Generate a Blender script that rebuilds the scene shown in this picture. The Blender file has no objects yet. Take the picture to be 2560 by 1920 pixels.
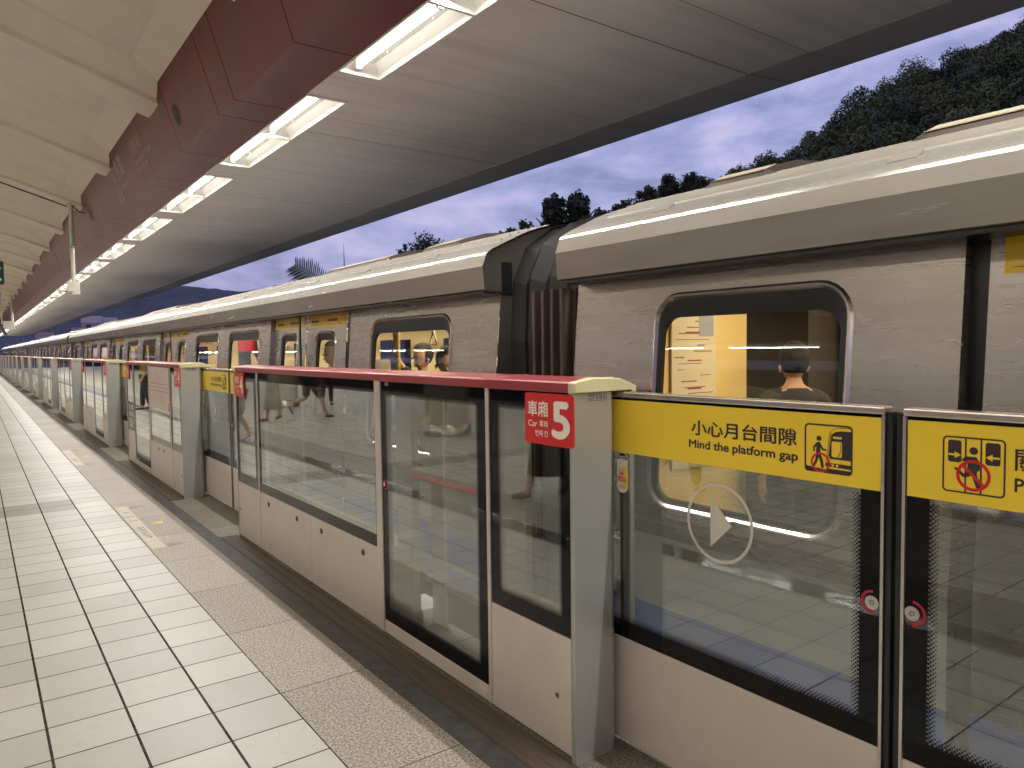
import bpy, bmesh, math, random
from mathutils import Vector, Matrix, noise
from mathutils.geometry import tessellate_polygon
random.seed(7)
SC = bpy.context.scene
COL = SC.collection
# ------------------------------------------------------------------ camera
cam_d = bpy.data.cameras.new("camera")
cam_d.sensor_fit = 'HORIZONTAL'; cam_d.sensor_width = 36.0; cam_d.lens = 25.68
cam_d.clip_start = 0.05; cam_d.clip_end = 20000
cam = bpy.data.objects.new("camera", cam_d); COL.objects.link(cam)
_r = Vector((0.8050989686763478, -0.5930004307791613, -0.012889520239718469))
_u = Vector((0.03993142312473963, 0.032506426530024446, 0.9986735270755307))
_w = Vector((0.5917948395208545, 0.8045457235794478, -0.049850241589271725))
mw = Matrix.Identity(4)
for i in range(3):
    mw[i][0] = _r[i]; mw[i][1] = _u[i]; mw[i][2] = -_w[i]
mw[2][3] = 1.65
cam.matrix_world = mw
SC.camera = cam
# ------------------------------------------------------------------ world (dusk, thin lavender cloud over a low Nishita sky)
SUN_EL, SUN_AZ = math.radians(2.0), math.radians(250)
W = bpy.data.worlds.new("World"); SC.world = W; W.use_nodes = True; W.cycles.sampling_method = 'NONE'
nt = W.node_tree; nt.nodes.clear()
def nd(nt, t, **kw):
    n = nt.nodes.new(t)
    for k, v in kw.items():
        if k == 'inp':
            for a, b in v.items(): n.inputs[a].default_value = b
        else: setattr(n, k, v)
    return n
out = nd(nt, 'ShaderNodeOutputWorld')
sky = nd(nt, 'ShaderNodeTexSky'); sky.sky_type = 'NISHITA'; sky.sun_disc = False
sky.sun_elevation = SUN_EL; sky.sun_rotation = SUN_AZ
bg1 = nd(nt, 'ShaderNodeBackground', inp={'Strength': 0.05}); nt.links.new(sky.outputs[0], bg1.inputs[0])
tc = nd(nt, 'ShaderNodeTexCoord')
mp = nd(nt, 'ShaderNodeMapping', inp={'Scale': (1.0, 1.0, 2.6), 'Location': (0.35, 0.1, 0.25)}); nt.links.new(tc.outputs['Generated'], mp.inputs[0])
nz = nd(nt, 'ShaderNodeTexNoise', inp={'Scale': 7.0, 'Detail': 8.0, 'Roughness': 0.56, 'Distortion': 0.25}); nt.links.new(mp.outputs[0], nz.inputs['Vector'])
cr_ = nd(nt, 'ShaderNodeValToRGB'); nt.links.new(nz.outputs[0], cr_.inputs[0])
e = cr_.color_ramp.elements
e[0].position = 0.36; e[0].color = (0.185, 0.20, 0.42, 1)
e[1].position = 0.70; e[1].color = (0.55, 0.475, 0.72, 1)
x_ = cr_.color_ramp.elements.new(0.50); x_.color = (0.31, 0.315, 0.60, 1)
bg2 = nd(nt, 'ShaderNodeBackground', inp={'Strength': 1.0}); nt.links.new(cr_.outputs[0], bg2.inputs[0]); bg2.inputs[1].default_value = 1.08
ad = nd(nt, 'ShaderNodeAddShader'); nt.links.new(bg1.outputs[0], ad.inputs[0]); nt.links.new(bg2.outputs[0], ad.inputs[1])
nt.links.new(ad.outputs[0], out.inputs[0])
# ------------------------------------------------------------------ sun (already behind the cloud: faint and wide)
sd = bpy.data.lights.new("sun", 'SUN'); sd.energy = 0.03; sd.angle = math.radians(25); sd.color = (1.0, 0.82, 0.78)
so = bpy.data.objects.new("sun", sd); COL.objects.link(so)
so.rotation_euler = (math.pi/2 - SUN_EL, 0, math.pi - SUN_AZ)
TUBE = 275.0          # strength of the platform tubes
VAULT_FILL = 54.0           # strength of the added pendant lamps that brighten the vault
CARLAMP = 26.0         # strength of the lamps inside the train
SC.view_settings.view_transform = 'Standard'; SC.view_settings.look = 'None'
SC.view_settings.exposure = 0.0; SC.view_settings.gamma = 1.0
SC.render.engine = 'CYCLES'
cy = SC.cycles
cy.use_denoising = True
cy.max_bounces = 14; cy.diffuse_bounces = 6; cy.glossy_bounces = 6; cy.transmission_bounces = 8; cy.transparent_max_bounces = 24
cy.sample_clamp_indirect = 8.0; cy.caustics_reflective = False; cy.caustics_refractive = False
cy.blur_glossy = 0.5

# ------------------------------------------------------------------ helpers
def tag(o, label=None, cat=None, group=None, kind=None):
    if label: o['label'] = label
    if cat: o['category'] = cat
    if group: o['group'] = group
    if kind: o['kind'] = kind
    return o
def empty(name, loc, label, cat, group=None):
    o = bpy.data.objects.new(name, None); COL.objects.link(o); o.location = loc
    o.empty_display_size = 0.2
    return tag(o, label, cat, group)
ORIG = {}
class MB:
    """collects world-space geometry and links it as ONE mesh object"""
    def __init__(s): s.v = []; s.f = []; s.mi = []; s.m = 0; s.sm = []
    def add(s, vs, fs, smooth=False):
        b = len(s.v); s.v += [tuple(v) for v in vs]
        for f in fs: s.f.append([b+i for i in f]); s.mi.append(s.m); s.sm.append(smooth)
        return s
    def mat(s, i): s.m = i; return s
    def box(s, x0, x1, y0, y1, z0, z1):
        v = [(x, y, z) for z in (z0, z1) for y in (y0, y1) for x in (x0, x1)]
        return s.add(v, [(0,2,3,1),(4,5,7,6),(0,1,5,4),(2,6,7,3),(0,4,6,2),(1,3,7,5)])
    def quad(s, a, b, c, d): return s.add([a, b, c, d], [(0,1,2,3)])
    def prism(s, pts, ax, a, b, smooth=False):
        """2D polygon extruded along axis ax from a to b. pts are (other axes in order)"""
        def P(p, t):
            return (t, p[0], p[1]) if ax == 0 else ((p[0], t, p[1]) if ax == 1 else (p[0], p[1], t))
        n = len(pts); v = [P(p, a) for p in pts] + [P(p, b) for p in pts]
        s.add(v, [(i, (i+1) % n, n+(i+1) % n, n+i) for i in range(n)], smooth)
        tri = tessellate_polygon([[Vector((p[0], p[1], 0)) for p in pts]])
        s.add(v, [t for t in tri] + [tuple(n+i for i in reversed(t)) for t in tri])
        return s
    def tube(s, pts, r, n=10, caps=True):
        pts = [Vector(p) for p in pts]; rings = []
        for i, p in enumerate(pts):
            d = (pts[min(i+1, len(pts)-1)] - pts[max(i-1, 0)]).normalized()
            a = d.orthogonal().normalized() if i == 0 else (pa - d*pa.dot(d)).normalized()
            pa = a; b = d.cross(a); rr = r[i] if isinstance(r, (list, tuple)) else r
            rings.append([p + (a*math.cos(t*2*math.pi/n) + b*math.sin(t*2*math.pi/n))*rr for t in range(n)])
        v = [q for R in rings for q in R]; f = []
        for i in range(len(rings)-1):
            for j in range(n): f.append((i*n+j, i*n+(j+1) % n, (i+1)*n+(j+1) % n, (i+1)*n+j))
        s.add(v, f, True)
        if caps: s.add(rings[0] + rings[-1], [tuple(range(n-1, -1, -1)), tuple(range(n, 2*n))])
        return s
    def lathe(s, cx, cy_, prof, n=32):
        v = [(cx+r*math.cos(t*2*math.pi/n), cy_+r*math.sin(t*2*math.pi/n), z) for r, z in prof for t in range(n)]
        f = [(i*n+j, i*n+(j+1) % n, (i+1)*n+(j+1) % n, (i+1)*n+j) for i in range(len(prof)-1) for j in range(n)]
        return s.add(v, f, True)
    def poly2(s, loops, fn):
        """filled polygon with holes; loops of (a,b), fn maps (a,b) to a 3D point"""
        L = [[Vector((p[0], p[1], 0)) for p in lp] for lp in loops]
        tri = tessellate_polygon(L); flat = [p for lp in loops for p in lp]
        return s.add([fn(p[0], p[1]) for p in flat], [tuple(t) for t in tri])
    def build(s, name, mats, parent=None, bevel=0.0, loc=None):
        me = bpy.data.meshes.new(name)
        o = bpy.data.objects.new(name, me); COL.objects.link(o)
        org = Vector((0, 0, 0))
        if parent is not None:
            p = parent
            while p: org += p.location; p = p.parent
            o.parent = parent
        if loc is not None:
            o.location = Vector(loc) - org; org = Vector(loc)
        me.from_pydata([(v[0]-org[0], v[1]-org[1], v[2]-org[2]) for v in s.v], [], s.f)
        if not isinstance(mats, (list, tuple)): mats = [mats]
        for m in mats: me.materials.append(m)
        me.polygons.foreach_set('material_index', s.mi)
        me.polygons.foreach_set('use_smooth', s.sm)
        bm = bmesh.new(); bm.from_mesh(me); bmesh.ops.recalc_face_normals(bm, faces=bm.faces)
        if bevel > 0:
            bmesh.ops.remove_doubles(bm, verts=bm.verts, dist=1e-5)
            es = [e for e in bm.edges if len(e.link_faces) == 2 and e.calc_face_angle(0) > 0.6]
            try: bmesh.ops.bevel(bm, geom=es, offset=bevel, segments=2, affect='EDGES', profile=0.5, clamp_overlap=True)
            except Exception: pass
        bm.to_mesh(me); bm.free(); me.update()
        return o
def copy_tree(o, parent=None):
    c = o.copy(); COL.objects.link(c)
    if parent is not None:
        c.parent = parent; c.matrix_parent_inverse = o.matrix_parent_inverse.copy()
    for ch in list(o.children): copy_tree(ch, c)
    return c
def rr(a0, a1, b0, b1, r, n=5):
    P = []
    for cx, cy2, s in ((a1-r, b1-r, 0), (a0+r, b1-r, 1), (a0+r, b0+r, 2), (a1-r, b0+r, 3)):
        for i in range(n+1):
            t = (s + i/n)*math.pi/2; P.append((cx+r*math.cos(t), cy2+r*math.sin(t)))
    return P
def circ(a, b, r, n=24, t0=0, t1=2*math.pi, full=True):
    return [(a+r*math.cos(t0+(t1-t0)*i/n), b+r*math.sin(t0+(t1-t0)*i/n)) for i in range(n if full else n+1)]
_txt = {}
def text2d(body, bold=0.0):
    k = (body, bold)
    if k in _txt: return _txt[k]
    c = bpy.data.curves.new('lettering', 'FONT'); c.body = body; c.size = 1; c.offset = bold; c.resolution_u = 4
    o = bpy.data.objects.new('lettering', c); COL.objects.link(o)
    dg = bpy.context.evaluated_depsgraph_get(); dg.update()
    m = bpy.data.meshes.new_from_object(o.evaluated_get(dg))
    vs = [(v.co.x, v.co.y) for v in m.vertices]; fs = [tuple(p.vertices) for p in m.polygons]
    bpy.data.objects.remove(o); bpy.data.curves.remove(c); bpy.data.meshes.remove(m)
    xs = [v[0] for v in vs]; ys = [v[1] for v in vs]
    _txt[k] = (vs, fs, min(xs), max(xs), min(ys), max(ys))
    return _txt[k]
def put_text(mb, body, a0, a1, b0, b1, fn, bold=0.0):
    """text filling the box a0..a1 x b0..b1 (a may run backwards); fn maps to 3D. bold thickens the strokes"""
    vs, fs, x0, x1, y0, y1 = text2d(body, 0.0)
    ka = (a1-a0)/(x1-x0); kb = (b1-b0)/(y1-y0)
    sh = [(0, 0)] if bold <= 0 else [(-bold, 0), (bold, 0), (0, bold), (0, -bold), (0, 0)]
    for i, (dx, dy) in enumerate(sh):
        P = [fn(a0+(v[0]-x0+dx)*ka, b0+(v[1]-y0+dy)*kb) for v in vs]
        mb.add([(p[0]-0.00005*i, p[1], p[2]) for p in P], fs)
    return mb

_ld = {}
def lamp(parent, loc, sx, sy, radiance, col, up=False):
    """area light of a lamp fitting: a rectangle sx (across) by sy (along the track) facing down or up"""
    k = (sx, sy, radiance, col)
    if k not in _ld:
        d = bpy.data.lights.new('lamp_light', 'AREA'); d.shape = 'RECTANGLE'; d.size = sx; d.size_y = sy; d.color = col; d.energy = math.pi*sx*sy*radiance; _ld[k] = d
    o = bpy.data.objects.new('lamp_light', _ld[k]); COL.objects.link(o); o.parent = parent; o.location = Vector(loc)-parent.location
    if up: o.rotation_euler = (math.pi, 0, 0)
    return o
# ------------------------------------------------------------------ materials
def link(nt, a, b): nt.links.new(a, b)
def math_(nt, op, a, b=None, c=None):
    n = nt.nodes.new('ShaderNodeMath'); n.operation = op
    for i, v in enumerate((a, b, c)):
        if v is None: continue
        if isinstance(v, (int, float)): n.inputs[i].default_value = v
        else: nt.links.new(v, n.inputs[i])
    return n.outputs[0]
def mixc(nt, fac, a, b, mode='MIX'):
    n = nt.nodes.new('ShaderNodeMix'); n.data_type = 'RGBA'; n.blend_type = mode
    for i, v in ((0, fac), (6, a), (7, b)):
        if isinstance(v, (int, float)): n.inputs[i].default_value = v
        elif isinstance(v, tuple): n.inputs[i].default_value = v if len(v) == 4 else v+(1,)
        else: nt.links.new(v, n.inputs[i])
    return n.outputs[2]
def new_mat(name):
    m = bpy.data.materials.new(name); m.use_nodes = True
    nt = m.node_tree
    return m, nt, nt.nodes['Principled BSDF']
def noise_(nt, scale, detail=3, rough=0.5, stretch=(1, 1, 1), coord='Object', dist=0.0):
    tc = nt.nodes.new('ShaderNodeTexCoord'); mp = nt.nodes.new('ShaderNodeMapping')
    mp.inputs['Scale'].default_value = stretch; nt.links.new(tc.outputs[coord], mp.inputs[0])
    n = nt.nodes.new('ShaderNodeTexNoise'); n.inputs['Scale'].default_value = scale
    n.inputs['Detail'].default_value = detail; n.inputs['Roughness'].default_value = rough; n.inputs['Distortion'].default_value = dist
    nt.links.new(mp.outputs[0], n.inputs['Vector'])
    return n.outputs[0]
def ramp(nt, fac, p0, p1, c0=(0, 0, 0), c1=(1, 1, 1)):
    n = nt.nodes.new('ShaderNodeValToRGB'); nt.links.new(fac, n.inputs[0])
    e = n.color_ramp.elements; e[0].position = p0; e[1].position = p1
    e[0].color = tuple(c0)+(1,); e[1].color = tuple(c1)+(1,)
    return n.outputs[0]
def bump(nt, b, h, strength=0.3, dist=0.01):
    n = nt.nodes.new('ShaderNodeBump'); n.inputs['Strength'].default_value = strength; n.inputs['Distance'].default_value = dist
    nt.links.new(h, n.inputs['Height']); nt.links.new(n.outputs[0], b.inputs['Normal']); return n
def simple(name, col, rough=0.5, metal=0.0, var=0.0, vscale=6, vstretch=(1, 1, 1), bmp=0.0, bscale=40, bstretch=(1, 1, 1), bdist=0.002, coat=0.0, dirt=0.0, rvar=0.0):
    m, nt, b = new_mat(name)
    b.inputs['Roughness'].default_value = rough; b.inputs['Metallic'].default_value = metal
    b.inputs['Coat Weight'].default_value = coat; b.inputs['Coat Roughness'].default_value = 0.08
    base = tuple(col)+(1,)
    b.inputs['Base Color'].default_value = base
    sock = None
    if var > 0:
        n = noise_(nt, vscale, 4, 0.6, vstretch)
        lo = tuple(c*(1-var) for c in col); hi = tuple(min(1, c*(1+var)) for c in col)
        sock = ramp(nt, n, 0.3, 0.7, lo, hi)
    if dirt > 0:
        n = noise_(nt, 2.3, 6, 0.7)
        f = math_(nt, 'MULTIPLY', ramp(nt, n, 0.52, 0.75), dirt)
        sock = mixc(nt, f, sock if sock is not None else base, tuple(c*0.35 for c in col))
    if sock is not None: nt.links.new(sock, b.inputs['Base Color'])
    if rvar > 0:
        n = noise_(nt, 3.1, 5, 0.6)
        r = math_(nt, 'MULTIPLY_ADD', n, rvar, rough-rvar*0.5); nt.links.new(r, b.inputs['Roughness'])
    if bmp > 0: bump(nt, b, noise_(nt, bscale, 3, 0.5, bstretch), bmp, bdist)
    return m
def emis(name, col, st):
    m = bpy.data.materials.new(name); m.use_nodes = True; nt = m.node_tree; nt.nodes.clear()
    o = nt.nodes.new('ShaderNodeOutputMaterial'); e = nt.nodes.new('ShaderNodeEmission')
    e.inputs[0].default_value = tuple(col)+(1,); e.inputs[1].default_value = st; nt.links.new(e.outputs[0], o.inputs[0])
    m.cycles.emission_sampling = 'NONE'     # the lamps' light comes from lamp(); the surface only shows as lit
    return m
def glass(name, tint=(0.86, 0.90, 0.87), gain=1.0, ior=1.5, rough=0.0, base=0.0):
    m = bpy.data.materials.new(name); m.use_nodes = True; nt = m.node_tree; nt.nodes.clear()
    o = nt.nodes.new('ShaderNodeOutputMaterial'); t = nt.nodes.new('ShaderNodeBsdfTransparent'); g = nt.nodes.new('ShaderNodeBsdfGlossy')
    t.inputs[0].default_value = tuple(tint)+(1,); g.inputs['Roughness'].default_value = rough; g.inputs[0].default_value = (0.97, 1.0, 0.985, 1)
    geo = nt.nodes.new('ShaderNodeNewGeometry')
    fr = nt.nodes.new('ShaderNodeFresnel')
    # same curve from both sides of the pane
    i2 = math_(nt, 'ADD', math_(nt, 'MULTIPLY', geo.outputs['Backfacing'], 1.0/ior-ior), ior)
    nt.links.new(i2, fr.inputs['IOR'])
    fr.inputs['IOR'].default_value = ior
    f = math_(nt, 'MINIMUM', math_(nt, 'MULTIPLY_ADD', fr.outputs[0], gain, base), 1.0)
    mx = nt.nodes.new('ShaderNodeMixShader'); nt.links.new(f, mx.inputs[0]); nt.links.new(t.outputs[0], mx.inputs[1]); nt.links.new(g.outputs[0], mx.inputs[2])
    nt.links.new(mx.outputs[0], o.inputs[0]); return m
def sep(nt):
    tc = nt.nodes.new('ShaderNodeTexCoord'); s = nt.nodes.new('ShaderNodeSeparateXYZ'); nt.links.new(tc.outputs['Object'], s.inputs[0])
    return s.outputs[0], s.outputs[1], s.outputs[2]
def lines(nt, c, off, per, hw):
    t = math_(nt, 'DIVIDE', math_(nt, 'SUBTRACT', c, off), per)
    f = math_(nt, 'FRACT', t)
    d = math_(nt, 'MULTIPLY', math_(nt, 'MINIMUM', f, math_(nt, 'SUBTRACT', 1.0, f)), per)
    return math_(nt, 'LESS_THAN', d, hw), math_(nt, 'FLOOR', t)
def band(nt, c, a, b): return math_(nt, 'MULTIPLY', math_(nt, 'GREATER_THAN', c, a), math_(nt, 'LESS_THAN', c, b))
def mx_(nt, a, b): return math_(nt, 'MAXIMUM', a, b)

def mat_tiles():
    m, nt, b = new_mat('platform_tiles')
    x, y, z = sep(nt)
    lx, ix = lines(nt, x, 0.193, 0.3115, 0.0056)
    ly, iy = lines(nt, y, 3.447, 0.3050, 0.0040)
    cv = nt.nodes.new('ShaderNodeCombineXYZ'); nt.links.new(ix, cv.inputs[0]); nt.links.new(iy, cv.inputs[1])
    wn = nt.nodes.new('ShaderNodeTexWhiteNoise'); nt.links.new(cv.outputs[0], wn.inputs['Vector'])
    c = ramp(nt, wn.outputs[0], 0.0, 1.0, (0.36, 0.352, 0.33), (0.455, 0.446, 0.418))
    sp = noise_(nt, 190, 3, 0.75); c = mixc(nt, math_(nt, 'MULTIPLY', ramp(nt, sp, 0.50, 0.66), 0.50), c, (0.24, 0.205, 0.165))
    big = noise_(nt, 1.1, 5, 0.65); c = mixc(nt, math_(nt, 'MULTIPLY', ramp(nt, big, 0.45, 0.75), 0.34), c, (0.36, 0.32, 0.26))
    drt = noise_(nt, 9, 6, 0.75); c = mixc(nt, math_(nt, 'MULTIPLY', ramp(nt, drt, 0.58, 0.72), 0.38), c, (0.22, 0.19, 0.16))
    grey = mx_(nt, math_(nt, 'MULTIPLY', band(nt, y, 8.937, 9.547), math_(nt, 'LESS_THAN', x, 0.816)), band(nt, x, -1.05, -0.43))
    c = mixc(nt, grey, c, mixc(nt, 0.75, c, (0.15, 0.14, 0.125)))
    ln = mx_(nt, lx, ly)
    gn = noise_(nt, 14, 3, 0.6); gcol = ramp(nt, gn, 0.35, 0.7, (0.022, 0.020, 0.017), (0.075, 0.07, 0.06))
    c = mixc(nt, ln, c, gcol)
    nt.links.new(c, b.inputs['Base Color'])
    r = math_(nt, 'MULTIPLY_ADD', big, 0.22, 0.30); nt.links.new(r, b.inputs['Roughness']); nt.links.new(math_(nt, 'MULTIPLY_ADD', ln, -0.45, 0.45), b.inputs['Specular IOR Level'])
    h = math_(nt, 'SUBTRACT', math_(nt, 'MULTIPLY', noise_(nt, 120, 2), 0.25), math_(nt, 'MULTIPLY', ln, 1.0))
    bump(nt, b, h, 0.35, 0.002)
    return m
def mat_granite(name, dark=1.0):
    m, nt, b = new_mat(name)
    x, y, z = sep(nt)
    ly, iy = lines(nt, y, 3.447, 0.9150, 0.0038)
    v = noise_(nt, 82, 3, 0.8)
    c = ramp(nt, v, 0.40, 0.60, tuple(k*dark for k in (0.065, 0.054, 0.042)), tuple(k*dark for k in (0.43, 0.39, 0.325)))
    wn = nt.nodes.new('ShaderNodeTexWhiteNoise'); wn.noise_dimensions = '1D'; nt.links.new(iy, wn.inputs['W'])
    c = mixc(nt, 0.18, c, ramp(nt, wn.outputs[0], 0, 1, (0.25, 0.22, 0.18), (0.55, 0.5, 0.44)))
    big = noise_(nt, 1.7, 5, 0.7); c = mixc(nt, math_(nt, 'MULTIPLY', ramp(nt, big, 0.5, 0.75), 0.35), c, (0.17, 0.15, 0.125))
    c = mixc(nt, ly, c, (0.05, 0.045, 0.04)); nt.links.new(c, b.inputs['Base Color'])
    b.inputs['Roughness'].default_value = 0.55
    return m
M = {}
M['tiles'] = mat_tiles()
M['granite'] = mat_granite('speckled_granite')
M['granite_dk'] = mat_granite('worn_granite', 0.62)
M['black_strip'] = simple('edge_strip_rubber', (0.055, 0.055, 0.058), 0.55, 0, 0.5, 12, (1, 1, 1), 0.3, 60, dirt=0.4)
M['brown_strip'] = simple('brown_channel_plate', (0.085, 0.066, 0.052), 0.6, 0.1, 0.35, 5, (6, 0.6, 1), 0.2, 50, (8, 0.5, 1), dirt=0.5)
M['alu'] = simple('brushed_panel', (0.60, 0.53, 0.475), 0.42, 0.25, 0.05, 3, (1, 1, 1), 0.10, 90, (1, 8, 1), 0.001, dirt=0.16, rvar=0.12)
M['alu_grey'] = simple('grey_end_plate', (0.44, 0.45, 0.43), 0.36, 0.5, 0.05, 2, (1, 1, 0.5), 0.08, 120, (6, 1, 1), 0.001, dirt=0.14, rvar=0.1)
M['alu_post'] = simple('pale_post', (0.62, 0.55, 0.50), 0.38, 0.5, 0.05, 4, rvar=0.1)
M['steel'] = simple('stainless_rail', (0.62, 0.57, 0.52), 0.25, 0.95, 0.06, 4, (1, 1, 1), 0.05, 60, (1, 10, 1), rvar=0.15)
M['redcap'] = simple('red_enamel_rail', (0.30, 0.032, 0.045), 0.34, 0, 0.06, 3, bmp=0.05, bscale=8, coat=0.2, dirt=0.12)
M['cream_cap'] = simple('cream_plastic', (0.62, 0.58, 0.34), 0.45, 0, 0.05, 6, dirt=0.1)
M['frit'] = simple('black_frit', (0.004, 0.004, 0.005), 0.04, 0); M['frit'].node_tree.nodes['Principled BSDF'].inputs['Specular IOR Level'].default_value = 0.22
M['black'] = simple('black_rubber', (0.012, 0.012, 0.013), 0.35, 0, 0.3, 8)
M['yellow'] = simple('yellow_sign', (0.92, 0.66, 0.045), 0.32, 0, 0.04, 3, rvar=0.1)
M['signblack'] = simple('sign_black', (0.035, 0.022, 0.028), 0.4)
M['signred'] = simple('sign_red', (0.62, 0.018, 0.022), 0.33)
M['lockred'] = simple('arrow_red', (0.42, 0.012, 0.03), 0.4)
M['signwhite'] = simple('sign_white', (0.88, 0.80, 0.72), 0.4)
M['white'] = simple('white_enamel', (0.80, 0.79, 0.73), 0.4, 0, 0.03, 5)
M['cream_mark'] = simple('etched_mark', (0.62, 0.57, 0.50), 0.5)
M['paper'] = simple('map_paper', (0.62, 0.50, 0.46), 0.5, 0, 0.04, 8)
M['grey_ink'] = simple('grey_ink', (0.22, 0.18, 0.17), 0.6)
M['orange'] = simple('orange_mark', (0.80, 0.18, 0.03), 0.5)
M['flesh'] = simple('sticker_pink', (0.80, 0.50, 0.36), 0.5)
M['plinth'] = simple('dark_plinth', (0.03, 0.028, 0.026), 0.7)
M['pushbar'] = simple('red_push_bar', (0.85, 0.07, 0.06), 0.3, 0.0, coat=0.4)
M['bolt'] = simple('bolt_dark', (0.10, 0.095, 0.085), 0.35, 0.7)
M['glass'] = glass('gate_glass', (0.83, 0.85, 0.835), 1.75, 1.55, base=0.06)
M['tglass'] = glass('train_glass', (0.80, 0.80, 0.76), 1.2, 1.5)
M['tube'] = emis('fluorescent_tube', (1.0, 0.965, 0.915), 14.0)
M['tube_top'] = emis('fluorescent_tube_back', (1.0, 0.965, 0.915), 7.0)
M['trough'] = simple('lamp_trough', (0.80, 0.79, 0.72), 0.45, 0, 0.03)
M['cream'] = simple('cream_ceiling_paint', (0.82, 0.765, 0.645), 0.55, 0, 0.05, 1.5, dirt=0.08, bmp=0.05, bscale=3, bdist=0.01)
# ------------------------------------------------------------------ setting: platform
PITCH = 3.178
YEND = 101.0
def sheet(name, x0, x1, y0, y1, z, m, ny=1):
    b = MB(); b.quad((x0, y0, z), (x1, y0, z), (x1, y1, z), (x0, y1, z))
    return tag(b.build(name, m), kind='structure')
fl = MB(); fl.box(-9.3, 1.128, -16, YEND, -0.25, 0.0); tag(fl.build('platform_floor', M['tiles']), kind='structure')
fl = MB(); fl.box(1.1285, 1.574, -16, YEND, -0.25, -0.0005); tag(fl.build('platform_paving', M['granite']), kind='structure')
fl = MB(); fl.box(1.5745, 1.69, -16, YEND, -0.25, 0.002); tag(fl.build('kerb_strip', M['black_strip']), kind='structure')
fl = MB(); fl.box(1.6905, 2.24, -16, YEND, -0.35, -0.001); tag(fl.build('platform_edge_paving', M['granite_dk']), kind='structure')
gr = simple('ground_earth', (0.06, 0.065, 0.045), 0.9, 0, 0.4, 0.05)
g = MB(); g.quad((-6000, -6000, -6), (6000, -6000, -6), (6000, 9000, -6), (-6000, 9000, -6)); tag(g.build('ground', gr), kind='structure')
con = simple('trackbed_concrete', (0.12, 0.115, 0.105), 0.85, 0, 0.3, 2, dirt=0.4)
g = MB(); g.box(2.1, 9.5, -25, 180, -2.2, -1.35); g.box(9.2, 9.5, -25, 180, -1.35, -0.5); g.box(-12.5, 2.1, -20, YEND+1, -2.2, -0.36); g.box(2.02, 2.24, -16, YEND, -1.35, -0.36)
tag(g.build('track_bed', con), kind='structure')
rail_m = simple('rail_steel', (0.25, 0.2, 0.17), 0.35, 0.9)
for nm, xr in (('running_rail', 3.3), ('running_rail', 4.75)):
    g = MB(); g.box(xr-0.035, xr+0.035, -25, 180, -1.21, -1.17); g.box(xr-0.01, xr+0.01, -25, 180, -1.33, -1.21); g.box(xr-0.07, xr+0.07, -25, 180, -1.345, -1.33)
    tag(g.build(nm, rail_m), kind='structure')
# steel drain channel let into the dark tile band (seen as the glinting line in the gate glass)
dr = MB()
for i in range(6): dr.box(-0.385+i*0.042, -0.355+i*0.042, -6, YEND, 0.0, 0.004)
tag(dr.build('floor_drain_strip', simple('polished_strip', (0.6, 0.6, 0.6), 0.07, 1.0, bmp=0.15, bscale=6, bdist=0.01)), 'ribbed steel strip set along the dark band of the platform tiles', 'floor strip')
wb = MB(); wb.box(-14.2, -14.0, -25, 180, -6, 3.6)  # unseen wall, added so the train sides reflect something dark
for i in range(70): wb.box(-14.0, -13.9, -24+3*i, -23.85+3*i, -6, 3.7)
tag(wb.build('unseen_wall', simple('unseen_wall_dark', (0.055, 0.05, 0.043), 0.7, 0, 0.1, 0.5)), 'dark unseen wall added beyond the opposite track for the train sides to reflect', 'wall')
# direction label stuck on the paving
M['vinyl'] = simple('cream_floor_vinyl', (0.40, 0.365, 0.275), 0.5, 0, 0.1, 10, dirt=0.2)
M['greyvinyl'] = simple('grey_floor_vinyl', (0.16, 0.15, 0.14), 0.5)
M['yelvinyl'] = simple('yellow_floor_vinyl', (0.62, 0.40, 0.06), 0.5)
def floor_mark(dy, label):
    t = empty('floor_marking', (1.2, 7.7+dy, 0.0), label, 'floor marking', 'queue markings on the paving before the gates')
    b = MB(); b.box(1.142, 1.252, 6.67+dy, 8.72+dy, -0.0002, 0.0012); b.build('strip', M['vinyl'], t)
    b = MB()
    for (x0, x1, y) in ((1.16, 1.235, 8.35), (1.16, 1.235, 8.12), (1.165, 1.232, 7.90)):
        for i in range(6): b.box(x0+(x1-x0)*i/6, x0+(x1-x0)*(i+0.7)/6, y+dy, y+0.045+dy, 0.0012, 0.0018)
    for i in range(6): b.box(1.165+0.004*(i % 2), 1.23, 7.55-0.085*i+dy, 7.575-0.085*i+dy, 0.0012, 0.0018); b.box(1.18+0.012*(i % 3), 1.19+0.012*(i % 3), 7.51-0.085*i+dy, 7.6-0.085*i+dy, 0.0012, 0.0018)
    b.build('lettering', M['greyvinyl'], t)
    for pts, mm in ((((1.281, 8.694), (1.418, 8.632), (1.276, 8.561)), 'greyvinyl'), (((1.411, 7.617), (1.294, 7.685), (1.416, 7.742)), 'yelvinyl'), (((1.275, 6.797), (1.407, 6.723), (1.271, 6.668)), 'greyvinyl')):
        b = MB(); b.prism([(p[0], p[1]+dy) for p in pts], 2, 0.0, 0.0015); b.build('arrow', M[mm], t)
ORD = ['first', 'second', 'third', 'fourth', 'fifth', 'sixth', 'seventh', 'eighth', 'ninth', 'tenth', 'eleventh', 'twelfth', 'thirteenth', 'fourteenth', 'fifteenth', 'sixteenth', 'seventeenth', 'eighteenth', 'nineteenth', 'twentieth']
def ordn(i): return ORD[i] if i < 20 else (['twenty', 'thirty'][(i+1)//10-2] + '-' + ORD[(i+1) % 10-1] if (i+1) % 10 else ['', '', 'twentieth', 'thirtieth', 'fortieth'][(i+1)//10])
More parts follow.
